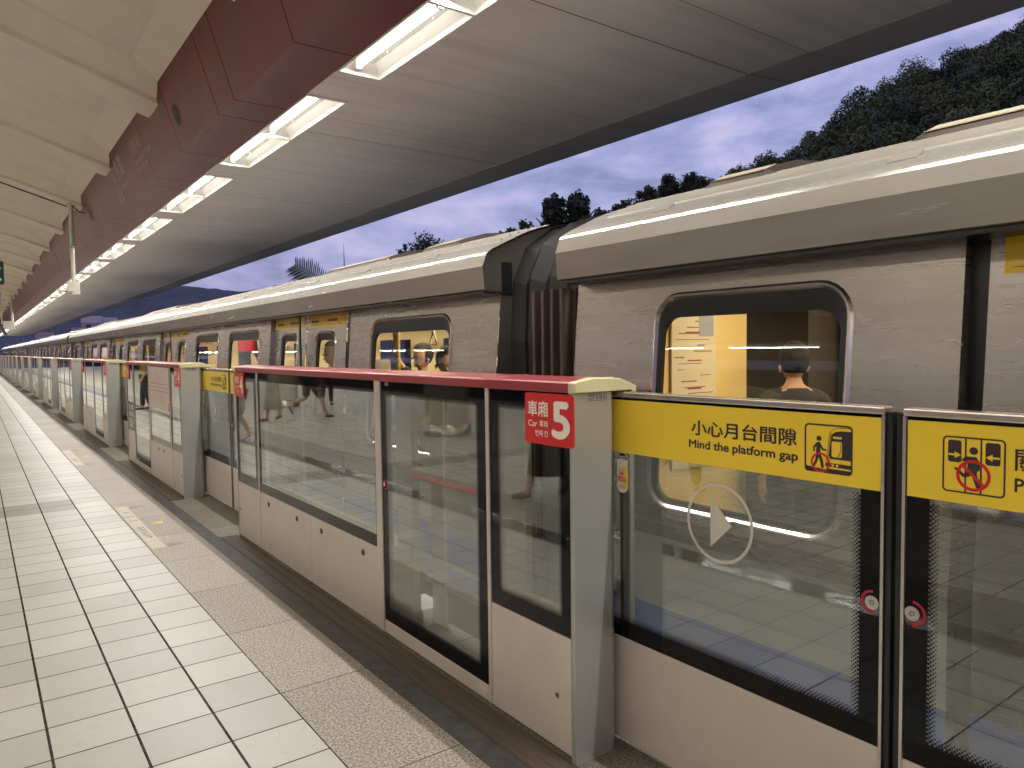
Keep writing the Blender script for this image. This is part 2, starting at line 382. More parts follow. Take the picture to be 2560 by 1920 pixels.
# ------------------------------------------------------------------ platform gates
XF = 1.85           # front plane of the fixed gates
XD = 2.09           # front plane of the sliding leaves
CAPP = [(1.846, 1.471), (1.846, 1.508), (1.856, 1.514), (1.883, 1.517), (1.946, 1.526), (2.083, 1.522), (2.142, 1.503), (2.177, 1.489), (2.177, 1.464), (2.150, 1.464), (2.150, 1.4715), (2.062, 1.4715)]
def ff(x): return lambda a, b: (x, a, b)
def frame_ring(b, y0, y1, z0, z1, iy0, iy1, iz0, iz1, x):
    b.poly2([[(y0, z0), (y1, z0), (y1, z1), (y0, z1)], [(iy0, iz0), (iy0, iz1), (iy1, iz1), (iy1, iz0)]], ff(x))
def dots(b, x, y0, y1, z0, z1, iy0, iy1, iz0, iz1, sides, sp=0.0125, rows=4):
    """halftone edge of the frit: rows of shrinking diamonds inside the opening"""
    def dia(y, z, r): b.add([(x, y-r, z), (x, y, z-r), (x, y+r, z), (x, y, z+r)], [(0, 1, 2, 3)])
    for k in range(rows):
        r = sp*0.40*(1-k*0.17); off = sp*(0.25+0.5*k)
        if 'L' in sides or 'R' in sides:
            n = int((iz1-iz0)/sp)
            for i in range(n):
                z = iz0+(i+0.5*(k % 2)+0.25)*sp
                if 'L' in sides: dia(iy1-off, z, r)
                if 'R' in sides: dia(iy0+off, z, r)
        n = int((iy1-iy0)/sp)
        for i in range(n):
            y = iy0+(i+0.5*(k % 2)+0.25)*sp
            if 'B' in sides: dia(y, iz0+off, r)
            if 'T' in sides: dia(y, iz1-off, r)
def car_sign(parent, y0, y1, num):
    """red car-number plate; y0 is its near edge, y1 its far edge"""
    x = XF-0.006
    s = MB(); s.prism(rr(y0, y1, 1.256, 1.464, 0.012, 4), 0, x, XF+0.002); sg = s.build('car_sign', M['signred'], parent)
    w = y1-y0; f = ff(x-0.0012); L = MB()
    A = lambda t: y1-w*t
    put_text(L, '車廂', A(0.07), A(0.50), 1.369, 1.431, f, 0.018)
    put_text(L, 'Car', A(0.075), A(0.27), 1.326, 1.3515, f, 0.012)
    put_text(L, '車両', A(0.32), A(0.50), 1.327, 1.3535, f, 0.012)
    put_text(L, '번째 칸', A(0.23), A(0.50), 1.288, 1.3135, f, 0.012)
    put_text(L, num, A(0.60), A(0.92), 1.292, 1.430, f, 0.03)
    L.build('lettering', M['signwhite'], sg)
def gate_box(y0, segs, num, label, detail=True, door_no='151', label_far=True):
    """fixed gate from its near end face y0 away from the camera; segs = (kind, length)"""
    y1 = y0+sum(l for k, l in segs)
    t = empty('platform_gate', (1.95, (y0+y1)/2, 0), label, 'platform gate', 'fixed gates along the platform edge')
    y = y0; cap_cuts = [y0]
    for i, (k, ln) in enumerate(segs):
        a, c = y, y+ln; y = c; cap_cuts.append(c)
        first, last = i == 0, i == len(segs)-1
        ga, gc = a+0.014, c-0.014            # panel extents between the posts
        if k == 'end' or k == 'panel':
            b = MB()
            if k == 'panel' and ln > 1.8:
                mid = (ga+gc)/2
                for p, q in ((ga, mid-0.002), (mid+0.002, gc)):
                    b.box(XF, XF+0.22, p, q, 0.022, 0.496)
            else: b.box(XF, XF+0.22, ga, gc, 0.022, 0.496)
            b.build('base_panel', M['alu'], t, bevel=0.002)
            b = MB(); b.box(XF+0.03, XF+0.2, a+0.03, c-0.03, 0.0, 0.0215); b.build('plinth', M['plinth'], t)
            zb = 0.498
            bl = [(ga+0.1, 0.242)] if k == 'end' and first else ([(gc-0.04, 0.253)] if k == 'end' else [(ga+0.25, 0.424), (ga+(gc-ga)*0.41, 0.424), (ga+(gc-ga)*0.62, 0.424), (gc-0.21, 0.424)] if ln > 1.8 else [(ga+0.45, 0.424), (ga+0.75, 0.424)])
            for by, bz in bl:
                b = MB(); r = 0.012 if k == 'end' else 0.02
                b.prism(circ(by, bz, r, 20), 0, XF-0.004, XF+0.004); b.mat(1); b.prism(circ(by, bz, r*0.62, 16), 0, XF-0.0052, XF-0.0035)
                b.build('lock_bolt', [M['bolt'] if k != 'end' else M['steel'], M['black']], t)
        else:
            b = MB(); b.box(XF, XF+0.045, ga, gc, 0.022, 0.094); b.build('kick_rail', M['alu'], t, bevel=0.002)
            zb = 0.096
        zt = 1.469
        b = MB(); b.box(XF+0.004, XF+0.016, ga, gc, zb, zt); b.build('glass_pane', M['glass'], t)
        # black frit border on the glass
        il, ir = 0.062, 0.072
        if k == 'door': il, ir = 0.05, 0.072
        if k == 'panel': il, ir = 0.05, 0.055
        ib = 0.072; it = 0.068
        b = MB(); frame_ring(b, ga, gc, zb, zt, ga+ir, gc-il, zb+ib, zt-it, XF+0.0032)
        if detail: dots(b, XF+0.0032, ga, gc, zb, zt, ga+ir, gc-il, zb+ib, zt-it, 'LRBT' if k != 'panel' else 'R', 0.011, 3)
        b.build('frit_border', M['frit'], t)
        # posts between the fields
        if not first:
            b = MB()
            if k == 'panel' and segs[i-1][0] == 'door': b.box(XF-0.004, XF+0.07, a-0.012, a+0.062, 0.022, 1.4695)
            elif k == 'door' and segs[i-1][0] == 'panel': b.box(XF-0.004, XF+0.07, a-0.062, a+0.012, 0.022, 1.4695)
            else: b.box(XF-0.003, XF+0.06, a-0.0135, a+0.0135, 0.022, 1.4695)
            b.build('post', M['alu_post'], t, bevel=0.002)
        # pale stiffener behind the far side of each glass field
        b = MB(); b.box(2.03, 2.075, gc-0.02, gc+0.17 if not last else gc-0.03, 0.10, 1.46); b.build('stiffener', M['alu_post'], t)
        b = MB(); b.box(2.155, 2.175, gc-0.16, gc-0.02, 0.02, 1.46); b.build('rear_post', M['alu_grey'], t)
        b = MB(); b.box(2.09, 2.24, gc-0.02, gc+0.23 if not last else gc, 0.0, 0.10); b.build('foot_block', M['white'], t)
        if k == 'end' and first: car_sign(t, a-0.001, a+0.302, num[0])
        if k == 'end' and last: car_sign(t, c-0.275, c-0.002, num[1])
        if k == 'door':
            b = MB(); b.tube([(1.955, gc-0.085, 0.945), (1.955, ga+0.06, 0.945)], 0.016, 12); pb = b.build('push_bar', M['pushbar'], t)
            b = MB(); b.prism(rr(gc-0.17, gc-0.075, 0.90, 0.985, 0.02, 4), 0, 1.90, 1.975); b.build('bar_bracket', M['alu_grey'], pb, bevel=0.004)
            ly = gc-0.028
            b = MB(); b.prism(circ(ly, 0.885, 0.014, 20), 0, XF-0.002, XF+0.004); lk = b.build('lock', M['steel'], t)
            b = MB(); arc = circ(ly, 0.885, 0.034, 16, -1.9, 1.1, False) ; inn = circ(ly, 0.885, 0.026, 16, -1.9, 1.1, False)
            arc = [(2*ly-p[0], p[1]) for p in arc]; inn = [(2*ly-p[0], p[1]) for p in inn]
            b.add([(XF+0.0025, p[0], p[1]) for p in arc]+[(XF+0.0025, p[0], p[1]) for p in inn], [(q, q+1, 17+q+1, 17+q) for q in range(16)])
            b.build('turn_arrow', M['lockred'], lk)
            if detail:
                b = MB(); put_text(b, door_no, gc-0.055, gc-0.09, 1.446, 1.464, ff(XF+0.0024)); b.build('door_number', M['signwhite'], t)
    # top rail in sections, cream end caps, grey end plates
    CY0, CY1 = y0+0.026, y1-0.026
    cuts = [CY0]+cap_cuts[1:-1]+[CY1]
    for p, q in zip(cuts[:-1], cuts[1:]):
        b = MB(); b.prism(CAPP, 1, p+0.002, q-0.002); b.build('top_rail', M['redcap'], t, bevel=0.003)
    for p, q in ((y0-0.014, y0+0.026), (y1-0.026, y1+0.014)):
        b = MB(); b.prism(CAPP, 1, p, q); b.build('end_cap', M['cream_cap'], t, bevel=0.004)
    PL = [(XF-0.003, 0), (2.046, 0), (2.072, 0.032), (2.072, 0.036), (XF-0.003, 0.036)]
    for yy, sg in ((y0, 1), (y1, -1)):
        b = MB()
        b.prism([(x, yy+sg*max(0.0, d-0.012)) for x, d in PL], 2, 0.0, 1.4705)
        b.build('end_plate', M['alu_grey'], t, bevel=0.003)
        b = MB(); b.box(2.150, 2.176, min(yy, yy+sg*0.08), max(yy, yy+sg*0.08), 0.0, 1.464); b.build('rear_jamb', M['alu_grey'], t)
    # door number plate on the end face
    yy = y0-0.0128
    b = MB(); g = lambda a, c: (a, yy-0.0006, c)
    o_, i_ = rr(1.914, 2.009, 1.438, 1.4655, 0.006, 3), rr(1.9155, 2.0075, 1.4395, 1.464, 0.005, 3)
    b.poly2([o_, i_], g)
    put_text(b, '門號', 1.917, 1.944, 1.4505, 1.4625, g); put_text(b, 'Door', 1.917, 1.942, 1.4412, 1.4495, g)
    put_text(b, door_no, 1.957, 1.999, 1.4435, 1.4610, g, 0.01)
    b.build('number_plate', M['signblack'], t)
    return t
box0 = gate_box(2.115, [('end', 0.592), ('door', 1.085), ('panel', 2.245), ('end', 0.615)], ('5', '4'), 'nearest fixed gate with the red car 5 sign and red push bar behind its glass')
b1 = gate_box(8.76, [('end', 0.58), ('panel', 1.30), ('door', 1.15), ('end', 0.60)], ('4', '4'), 'fixed gate with the pale route map behind its glass', True, '144')
# the pale route map on the first box beyond
mp_ = MB(); mp_.box(XF+0.0008, XF+0.0035, 9.40, 10.60, 0.93, 1.462); rm = mp_.build('route_map', M['paper'], b1)
L = MB()
for i in range(60):
    a = random.uniform(9.46, 10.5); z = random.choice([random.uniform(0.97, 1.16), random.uniform(1.22, 1.43)]); h = random.uniform(0.01, 0.05)
    L.box(XF+0.0002, XF+0.0012, a, a+0.006, z, z+h)
for z in (1.205, 1.25, 1.16): L.box(XF+0.0002, XF+0.0012, 9.46, 10.54, z, z+0.006)
L.build('printing', M['grey_ink'], rm)
L = MB(); L.box(XF+0.0002, XF+0.0012, 9.41, 9.46, 0.94, 1.03); L.build('red_corner', M['signred'], rm)
# grey notice near the floor of its far field
n_ = MB(); n_.box(XF+0.0015, XF+0.0031, 11.85, 12.35, 0.50, 0.92); no = n_.build('notice', simple('notice_grey', (0.14, 0.125, 0.11), 0.5), b1)
L = MB(); f = ff(XF+0.0010)
put_text(L, '禁止倚靠', 12.25, 11.90, 0.80, 0.88, f, 0.01); put_text(L, '請勿跨越', 12.25, 11.90, 0.70, 0.78, f, 0.01)
for i in range(5): L.box(XF+0.0006, XF+0.0012, 11.9, 12.27, 0.66-0.03*i, 0.67-0.03*i)
L.build('lettering', M['signwhite'], no)
NEAR = [14.44, 20.06, 25.70, 31.40, 37.10, 42.78, 48.45, 54.1, 59.8, 65.5, 71.2, 76.9, 82.6, 88.3, 94.0]
segA = [('end', 0.58), ('door', 1.15), ('panel', 1.30), ('end', 0.60)]
segB = [('end', 0.58), ('panel', 1.30), ('door', 1.15), ('end', 0.60)]
pa = gate_box(NEAR[0], segA, ('4', '4'), 'fixed gate with two dark bolts on its far base panel, third along the row', False, '143')
pb = gate_box(NEAR[1], segB, ('4', '4'), 'fixed gate fourth along the row, its base bolts next to the pillar', False, '142')
boxes = [box0, b1, pa, pb]
for i in range(2, len(NEAR)):
    src, ys = (pa, NEAR[0]) if i % 2 == 0 else (pb, NEAR[1])
    c = copy_tree(src); c.location.y += NEAR[i]-ys
    c['label'] = 'fixed gate with grey pillar and red rail, %s along the row from the camera' % ordn(i+2); boxes.append(c)
def box_end(i): return 6.652 if i == 0 else (12.39 if i == 1 else NEAR[i-2]+3.63)
def box_start(i): return 2.115 if i == 0 else (8.76 if i == 1 else NEAR[i-2])
# brown channel plates under the boxes
for i in range(len(boxes)):
    b = MB(); b.box(1.692, 1.845, box_start(i)-0.03, box_end(i)+0.05, -0.0005, 0.0035)
    b.box(1.70, 1.705, box_start(i)-0.03, box_end(i)+0.05, 0.0035, 0.006); b.box(1.765, 1.770, box_start(i)-0.03, box_end(i)+0.05, 0.0035, 0.006)
    o = b.build('channel_plate', M['brown_strip'], boxes[i])
# ------------------------------------------------------------------ sliding leaves
def pict_gap(parent, f, Y, Zc):
    """'mind the gap' pictogram: frame 0.156 x 0.150; Y(t) maps 0..1 left to right, Z(t) bottom to top"""
    B = MB()
    P = lambda pts: [(Y(a), Zc(c)) for a, c in pts]
    B.poly2([P(rr(0, 1, 0, 1, 0.09)), P(rr(0.035, 0.965, 0.0351, 0.965, 0.065))], f)
    B.poly2([P([(0.03, 0.0), (0.46, 0.0), (0.46, 0.07), (0.03, 0.115)])], f)
    B.poly2([P(circ(0.31, 0.70, 0.054, 20))], f)                                   # head
    B.poly2([P([(0.27, 0.625), (0.33, 0.625), (0.40, 0.50), (0.47, 0.49), (0.47, 0.455), (0.375, 0.46), (0.34, 0.52), (0.34, 0.40), (0.25, 0.40), (0.25, 0.53), (0.225, 0.50), (0.22, 0.42), (0.185, 0.42), (0.19, 0.53)])], f)
    B.poly2([P([(0.25, 0.40), (0.34, 0.40), (0.40, 0.24), (0.42, 0.10), (0.36, 0.095), (0.34, 0.22), (0.305, 0.31), (0.27, 0.20), (0.215, 0.10), (0.18, 0.14), (0.235, 0.26)])], f)
    B.poly2([P([(0.57, 0.80), (0.66, 0.865), (0.80, 0.885), (0.97, 0.885), (0.97, 0.30), (0.545, 0.30), (0.515, 0.36)]), P(rr(0.575, 0.785, 0.345, 0.665, 0.03, 3)), P([(0.60, 0.72), (0.60, 0.765), (0.78, 0.765), (0.78, 0.72)])], f)
    B.poly2([P([(0.46, 0.14), (0.97, 0.13), (0.97, 0.21), (0.46, 0.22)]), P(circ(0.60, 0.176, 0.028, 14)), P(circ(0.69, 0.176, 0.028, 14))], f)
    B.poly2([P([(0.46, 0.035), (0.97, 0.035), (0.97, 0.095), (0.46, 0.10)])], f)
    B.poly2([P([(0.70, 0.345), (0.72, 0.345), (0.765, 0.48), (0.765, 0.64), (0.755, 0.64), (0.755, 0.48)])], f)
    for a, c in (((0.45, 0.14), (0.53, 0.80)), ((0.48, 0.14), (0.555, 0.80)), ((0.53, 0.80), (0.60, 0.905)), ((0.60, 0.905), (0.75, 0.945)), ((0.75, 0.945), (0.97, 0.955))):
        d = (c[0]-a[0], c[1]-a[1]); l = math.hypot(*d); n = (-d[1]/l*0.005, d[0]/l*0.005)
        B.poly2([P([(a[0]+n[0], a[1]+n[1]), (c[0]+n[0], c[1]+n[1]), (c[0]-n[0], c[1]-n[1]), (a[0]-n[0], a[1]-n[1])])], f)
    o = B.build('pictogram', M['signblack'], parent)
    R = MB(); g = lambda a, c: (f(a, c)[0]-0.0006, a, c)
    R.poly2([P(circ(0.345, 0.205, 0.205, 36)), P(circ(0.345, 0.205, 0.163, 36))], g)
    R.build('red_ring', M['signred'], o)
def pict_rush(parent, f, Y, Zc):
    B = MB(); P = lambda pts: [(Y(a), Zc(c)) for a, c in pts]
    B.poly2([P(rr(0, 1, 0, 1, 0.08)), P(rr(0.03, 0.97, 0.03, 0.97, 0.055))], f)
    for a in (0.365, 0.61): B.poly2([P([(a, 0.03), (a+0.028, 0.03), (a+0.028, 0.97), (a, 0.97)])], f)
    for a0, a1, arrow in ((0.09, 0.31, ((0.10, 0.655), (0.10, 0.69), (0.20, 0.69), (0.20, 0.735), (0.305, 0.672), (0.20, 0.61), (0.20, 0.655))), (0.69, 0.92, ((0.91, 0.655), (0.91, 0.69), (0.80, 0.69), (0.80, 0.735), (0.695, 0.672), (0.80, 0.61), (0.80, 0.655)))):
        B.poly2([P(rr(a0, a1, 0.54, 0.93, 0.04, 3)), P(arrow)], f)
    B.poly2([P(circ(0.505, 0.765, 0.068, 20))], f)
    B.poly2([P([(0.38, 0.66), (0.55, 0.66), (0.615, 0.55), (0.60, 0.42), (0.57, 0.42), (0.56, 0.36), (0.63, 0.10), (0.56, 0.10), (0.48, 0.33), (0.40, 0.29), (0.34, 0.285), (0.235, 0.39), (0.19, 0.42), (0.21, 0.45), (0.26, 0.44), (0.35, 0.35), (0.41, 0.40), (0.41, 0.54), (0.33, 0.58), (0.28, 0.55), (0.29, 0.57)])], f)
    o = B.build('pictogram', M['signblack'], parent)
    R = MB(); g = lambda a, c: (f(a, c)[0]-0.0006, a, c)
    c0, c1, r = 0.505, 0.33, 0.275
    R.poly2([P(circ(c0, c1, r, 40)), P(circ(c0, c1, r-0.055, 40))], g)
    q = 0.707; w = 0.027
    R.poly2([P([(c0-(r-.04)*q-w*q, c1+(r-.04)*q-w*q), (c0-(r-.04)*q+w*q, c1+(r-.04)*q+w*q), (c0+(r-.04)*q+w*q, c1-(r-.04)*q+w*q), (c0+(r-.04)*q-w*q, c1-(r-.04)*q-w*q)])], lambda a, c: (f(a, c)[0]-0.0009, a, c))
    R.build('red_ring', M['signred'], o)
def leaf(near, c, label, detail=True):
    """sliding leaf of the opening centred at c. near=False: the far leaf ('mind the gap'); True: the near leaf"""
    s = -1 if near else 1                       # along-track direction away from the meeting line
    e = c+0.023 if not near else c-0.027        # meeting edge
    far = e+s*1.16                              # edge hidden inside the gate
    lo, hi = min(e, far), max(e, far)
    t = empty('sliding_door', (XD+0.02, (lo+hi)/2, 0), label, 'sliding door', 'sliding glass doors of the platform gates')
    X = XD
    b = MB(); b.box(X-0.004, X+0.048, lo, hi, 1.444, 1.467); b.build('top_rail', M['steel'], t, bevel=0.005)
    b = MB(); b.box(X, X+0.04, lo+0.001, hi-0.001, 0.035, 0.4625); b.build('base_panel', M['alu'], t, bevel=0.002)
    b = MB(); b.box(X+0.004, X+0.016, lo+0.01, hi-0.01, 0.463, 1.4435); b.build('glass_pane', M['glass'], t)
    fx = X+0.0034
    ie = e+s*0.072; io = far-s*0.03
    a0, a1 = min(ie, io), max(ie, io)
    sd = 'R' if not near else 'L'
    b = MB(); frame_ring(b, lo+0.01, hi-0.01, 0.463, 1.4435, a0, a1, 0.533, 1.221, fx)
    dots(b, fx, lo, hi, 0.463, 1.44, a0, a1 if not detail else a1, 0.533, 1.215, sd+'B', 0.0125, 4)
    # halftone also where the leaf leaves the gate
    if detail and not near:
        yj = c+1.095
        for k in range(3):
            r = 0.006*(1-k*0.2)
            for i in range(54):
                z = 0.54+(i+0.5*(k % 2))*0.0125; y = yj-0.006-0.007*k
                b.add([(fx, y-r, z), (fx, y, z-r), (fx, y+r, z), (fx, y, z+r)], [(0, 1, 2, 3)])
    b.build('frit_border', M['frit'], t)
    b = MB(); b.box(X-0.003, X+0.046, min(e, e+s*0.009), max(e, e+s*0.009), 0.035, 1.4435); b.build('edge_strip', M['steel'], t)
    b = MB(); b.box(X+0.004, X+0.04, min(e-s*0.0005, e-s*0.020), max(e-s*0.0005, e-s*0.020), 0.035, 1.455); b.build('rubber_seal', M['black'], t, bevel=0.004)
    # yellow warning band
    ys0, ys1 = min(e+s*0.012, far), max(e+s*0.012, far)
    b = MB(); b.box(X+0.0012, X+0.0032, ys0, ys1-0.002 if not near else ys1, 1.2215, 1.4345); sg = b.build('warning_sign', M['yellow'], t)
    f = ff(X+0.0006)
    if not near:
        L = MB(); put_text(L, '小心月台間隙', c+0.724, c+0.303, 1.326, 1.380, f, 0.022)
        put_text(L, 'Mind the platform gap', c+0.735, c+0.299, 1.270, 1.308, f, 0.028); L.build('lettering', M['signblack'], sg)
        pict_gap(sg, f, lambda q: c+0.275-0.156*q, lambda q: 1.253+0.150*q)
        g = MB(); yc, zc = c+0.605, 1.021
        g.poly2([circ(yc, zc, 0.142, 48), circ(yc, zc, 0.131, 48)], ff(fx)); g.poly2([[(c+0.642, 0.929), (c+0.642, 1.112), (c+0.550, 1.020)]], ff(fx)); g.build('play_mark', M['cream_mark'], t)
        # round-ended sticker: dark notice above, a shouting face with a sign below
        g = MB(); st = lambda p, q, w: rr(c+1.050+p, c+1.109-p, 1.057+p, 1.222-p, 0.029-p, 8)
        g.prism(st(0, 0, 0), 0, fx-0.0012, fx); sk = g.build('sticker', M['signwhite'], t)
        q = ff(fx-0.0016); g = MB()
        top = [p for p in rr(c+1.052, c+1.107, 1.059, 1.220, 0.027, 8) if p[1] >= 1.165]
        g.poly2([top], q); g.build('dark_field', M['signblack'], sk)
        g = MB(); g.poly2([[(c+1.052, 1.165), (c+1.075, 1.165), (c+1.068, 1.063), (c+1.052, 1.09)]], q); g.build('yellow_field', M['yellow'], sk)
        g = MB(); g.poly2([circ(c+1.081, 1.142, 0.018, 20)], ff(fx-0.0019)); g.poly2([rr(c+1.066, c+1.095, 1.073, 1.092, 0.007, 4)], ff(fx-0.0019)); g.build('face', M['flesh'], sk)
        g = MB(); g.poly2([rr(c+1.071, c+1.091, 1.130, 1.143, 0.005, 4)], ff(fx-0.0022)); g.poly2([[(c+1.058, 1.100), (c+1.104, 1.104), (c+1.104, 1.126), (c+1.058, 1.121)]], ff(fx-0.0022)); g.build('small_sign', M['orange'], sk)
        g = MB(); put_text(g, '小心夾手', c+1.101, c+1.061, 1.1075, 1.1185, ff(fx-0.0026))
        for i in range(5): g.box(fx-0.0024, fx-0.002, c+1.060, c+1.100-0.004*(i % 3), 1.203-0.0075*i, 1.206-0.0075*i)
        g.build('lettering', M['signwhite'], sk)
    else:
        pict_rush(sg, f, lambda q: c-0.131-0.150*q, lambda q: 1.250+0.150*q)
        L = MB(); put_text(L, '關門時請勿進入', c-0.302, c-0.75, 1.326, 1.382, f, 0.012)
        put_text(L, 'Please stand clear of the doors', c-0.302, c-0.86, 1.272, 1.306, f, 0.02); L.build('lettering', M['signblack'], sg)
        g = MB(); yc, zc = c-0.605, 1.021
        g.poly2([circ(yc, zc, 0.142, 48), circ(yc, zc, 0.131, 48)], ff(fx)); g.poly2([[(c-0.642, 0.929), (c-0.642, 1.112), (c-0.550, 1.020)]], ff(fx)); g.build('play_mark', M['cream_mark'], t)
    ly, lz = e+s*0.032, 0.891
    b = MB(); b.prism(circ(ly, lz, 0.0205, 32), 0, X-0.003, X+0.0033)
    b.mat(1)
    b.poly2([circ(ly, lz, 0.0075, 20), circ(ly, lz, 0.0062, 20)], ff(X-0.0034)); b.poly2([circ(ly, lz, 0.0048, 20), circ(ly, lz, 0.0038, 20)], ff(X-0.0034))
    lk = b.build('lock', [M['steel'], M['signblack']], t)
    a0_, a1_ = 1.55, 4.6
    arc = circ(0, 0, 0.0355, 20, a0_, a1_, False); inn = circ(0, 0, 0.0275, 20, a0_, a1_, False)
    tip = [(math.cos(a1_)*0.024, math.sin(a1_)*0.024), (math.cos(a1_)*0.039, math.sin(a1_)*0.039), (math.cos(a1_+0.33)*0.031, math.sin(a1_+0.33)*0.031)]
    k = -s                                         # arrow lies on the side away from the meeting edge
    b = MB(); xx = fx-0.0006
    b.add([(xx, ly+k*p[0], lz+p[1]) for p in arc+inn], [(q, q+1, 21+q+1, 21+q) for q in range(20)])
    b.add([(xx, ly+k*p[0], lz+p[1]) for p in tip], [(0, 1, 2)])
    b.build('turn_arrow', M['lockred'], lk)
    return t
CEN = [1.02]+[(box_end(i)+box_start(i+1))/2 for i in range(len(boxes)-1)]
lf = leaf(False, CEN[0], 'near sliding door with the yellow mind the platform gap sign and play symbol')
ln_ = leaf(True, CEN[0], 'sliding door at the frame edge with the yellow do not rush pictogram')
for i in range(1, len(CEN)):
    for src, what in ((lf, 'mind the platform gap'), (ln_, 'do not rush')):
        if i > 8: continue
        c = copy_tree(src); c.location.y += CEN[i]-CEN[0]
        c['label'] = 'sliding door with yellow %s sign, opening %s beyond the nearest' % (what, ordn(i-1))
for i in range(1, 3): floor_mark(CEN[i]-7.706, 'cream queue marking with three arrows on the paving before the %s gate opening' % ordn(i))
# ------------------------------------------------------------------ canopy
XC = -3.7                                   # centre line of the island platform
def mir(x): return 2*XC-x
def zr(x):
    u = 1.6-(x if x > XC else mir(x)); return 4.14+0.335*u-0.010*u*u
KX = 0.32
def fx_(z): return 1.755-KX*(z-3.65)
def mat_fascia(name, bottom=False):
    m, nt, b = new_mat(name)
    x, y, z = sep(nt)
    l0, i0 = lines(nt, y, 5.137, PITCH, 0.006); l1, i1 = lines(nt, y, 5.589, PITCH, 0.006); l2, i2 = lines(nt, y, 6.974, PITCH, 0.006)
    ln = mx_(nt, l0, mx_(nt, l1, l2))
    v = noise_(nt, 2.0, 4, 0.6)
    c = ramp(nt, v, 0.3, 0.7, (0.118, 0.011, 0.014), (0.148, 0.015, 0.018))
    drt = noise_(nt, 5, 6, 0.75, (1, 0.35, 1)); c = mixc(nt, math_(nt, 'MULTIPLY', ramp(nt, drt, 0.5, 0.75), 0.25), c, (0.14, 0.06, 0.055))
    c = mixc(nt, ln, c, (0.012, 0.006, 0.006)); nt.links.new(c, b.inputs['Base Color'])
    b.inputs['Roughness'].default_value = 0.38 if not bottom else 0.40
    nt.links.new(math_(nt, 'MULTIPLY_ADD', ln, -0.22, 0.22), b.inputs['Specular IOR Level'])
    bump(nt, b, noise_(nt, 1.5, 1, 0.4, (1, 1, 1), dist=0.6), 0.22, 0.03)
    return m
def mat_soffit(name, dark=False):
    m, nt, b = new_mat(name)
    x, y, z = sep(nt)
    l0, i0 = lines(nt, y, 5.150, PITCH, 0.004); l1, i1 = lines(nt, y, 5.640, PITCH, 0.005)
    l2, i2 = lines(nt, y, 7.090, PITCH, 0.0035)
    ln = mx_(nt, math_(nt, 'MULTIPLY', l0, 0.7), l1)
    ln = mx_(nt, ln, math_(nt, 'MULTIPLY', l2, 0.9 if dark else 0.35))
    v = noise_(nt, 1.3, 5, 0.6, (1, 1, 1))
    k = 0.62 if dark else 1.0
    c = ramp(nt, v, 0.3, 0.7, tuple(q*k for q in (0.78, 0.765, 0.75)), tuple(q*k for q in (0.85, 0.835, 0.82)))
    st = noise_(nt, 1.0, 3, 0.5, (0.3, 9, 1)); c = mixc(nt, math_(nt, 'MULTIPLY', ramp(nt, st, 0.45, 0.7), 0.18), c, (0.27, 0.25, 0.23))
    c = mixc(nt, ln, c, (0.05, 0.045, 0.04)); nt.links.new(c, b.inputs['Base Color'])
    b.inputs['Metallic'].default_value = 0.0; b.inputs['Roughness'].default_value = 0.36
    bump(nt, b, noise_(nt, 1.6, 2, 0.5, (0.25, 5, 1)), 0.28, 0.02)
    return m
M['fascia'] = mat_fascia('maroon_fascia'); M['fascia_b'] = mat_fascia('maroon_fascia_underside', True)
M['soffit'] = mat_soffit('metal_soffit'); M['soffit_e'] = mat_soffit('metal_soffit_edge', True)
can = empty('station_canopy', (1.5, 20, 3.65), 'long platform canopy with cream ribbed vault, maroon fascia and grey metal soffit over the train', 'canopy')
Y0C, Y1C = -14.0, YEND
NM = int((Y1C-5.62)/PITCH)
def Yk(k): return 5.62+PITCH*k
for side in (0, 1):
    X = (lambda x: x) if side == 0 else mir
    b = MB(); b.quad((X(1.755), Y0C, 3.65), (X(1.755), Y1C, 3.65), (X(fx_(4.55)), Y1C, 4.55), (X(fx_(4.55)), Y0C, 4.55))
    fa = b.build('fascia', M['fascia'], can)
    b = MB(); b.quad((X(1.755), Y0C, 3.65), (X(2.175), Y0C, 3.65), (X(2.175), Y1C, 3.65), (X(1.755), Y1C, 3.65)); b.build('fascia_underside', M['fascia_b'], can)
    b = MB(); b.quad((X(2.53), Y0C, 3.65), (X(4.69), Y0C, 3.65), (X(4.69), Y1C, 3.65), (X(2.53), Y1C, 3.65))
    for k in range(-6, NM+1):
        b.quad((X(2.1752), Yk(k)-0.558, 3.65), (X(2.5298), Yk(k)-0.558, 3.65), (X(2.5298), Yk(k)-0.012, 3.65), (X(2.1752), Yk(k)-0.012, 3.65))
    b.build('soffit', M['soffit'], can)
    b = MB()
    z1 = 3.70
    b.quad((X(4.696), Y0C, 3.652), (X(5.28), Y0C, z1), (X(5.28), Y1C, z1), (X(4.696), Y1C, 3.652))
    b.quad((X(5.28), Y0C, z1), (X(5.29), Y0C, z1+0.07), (X(5.29), Y1C, z1+0.07), (X(5.28), Y1C, z1))
    b.quad((X(4.69), Y0C, 3.65), (X(4.69), Y0C, 3.643), (X(4.69), Y1C, 3.643), (X(4.69), Y1C, 3.65))
    b.quad((X(4.69), Y0C, 3.643), (X(4.696), Y0C, 3.643), (X(4.696), Y1C, 3.643), (X(4.69), Y1C, 3.643))
    b.quad((X(4.696), Y0C, 3.643), (X(4.696), Y0C, 3.652), (X(4.696), Y1C, 3.652), (X(4.696), Y1C, 3.643))
    b.build('soffit_edge', M['soffit_e'], can)
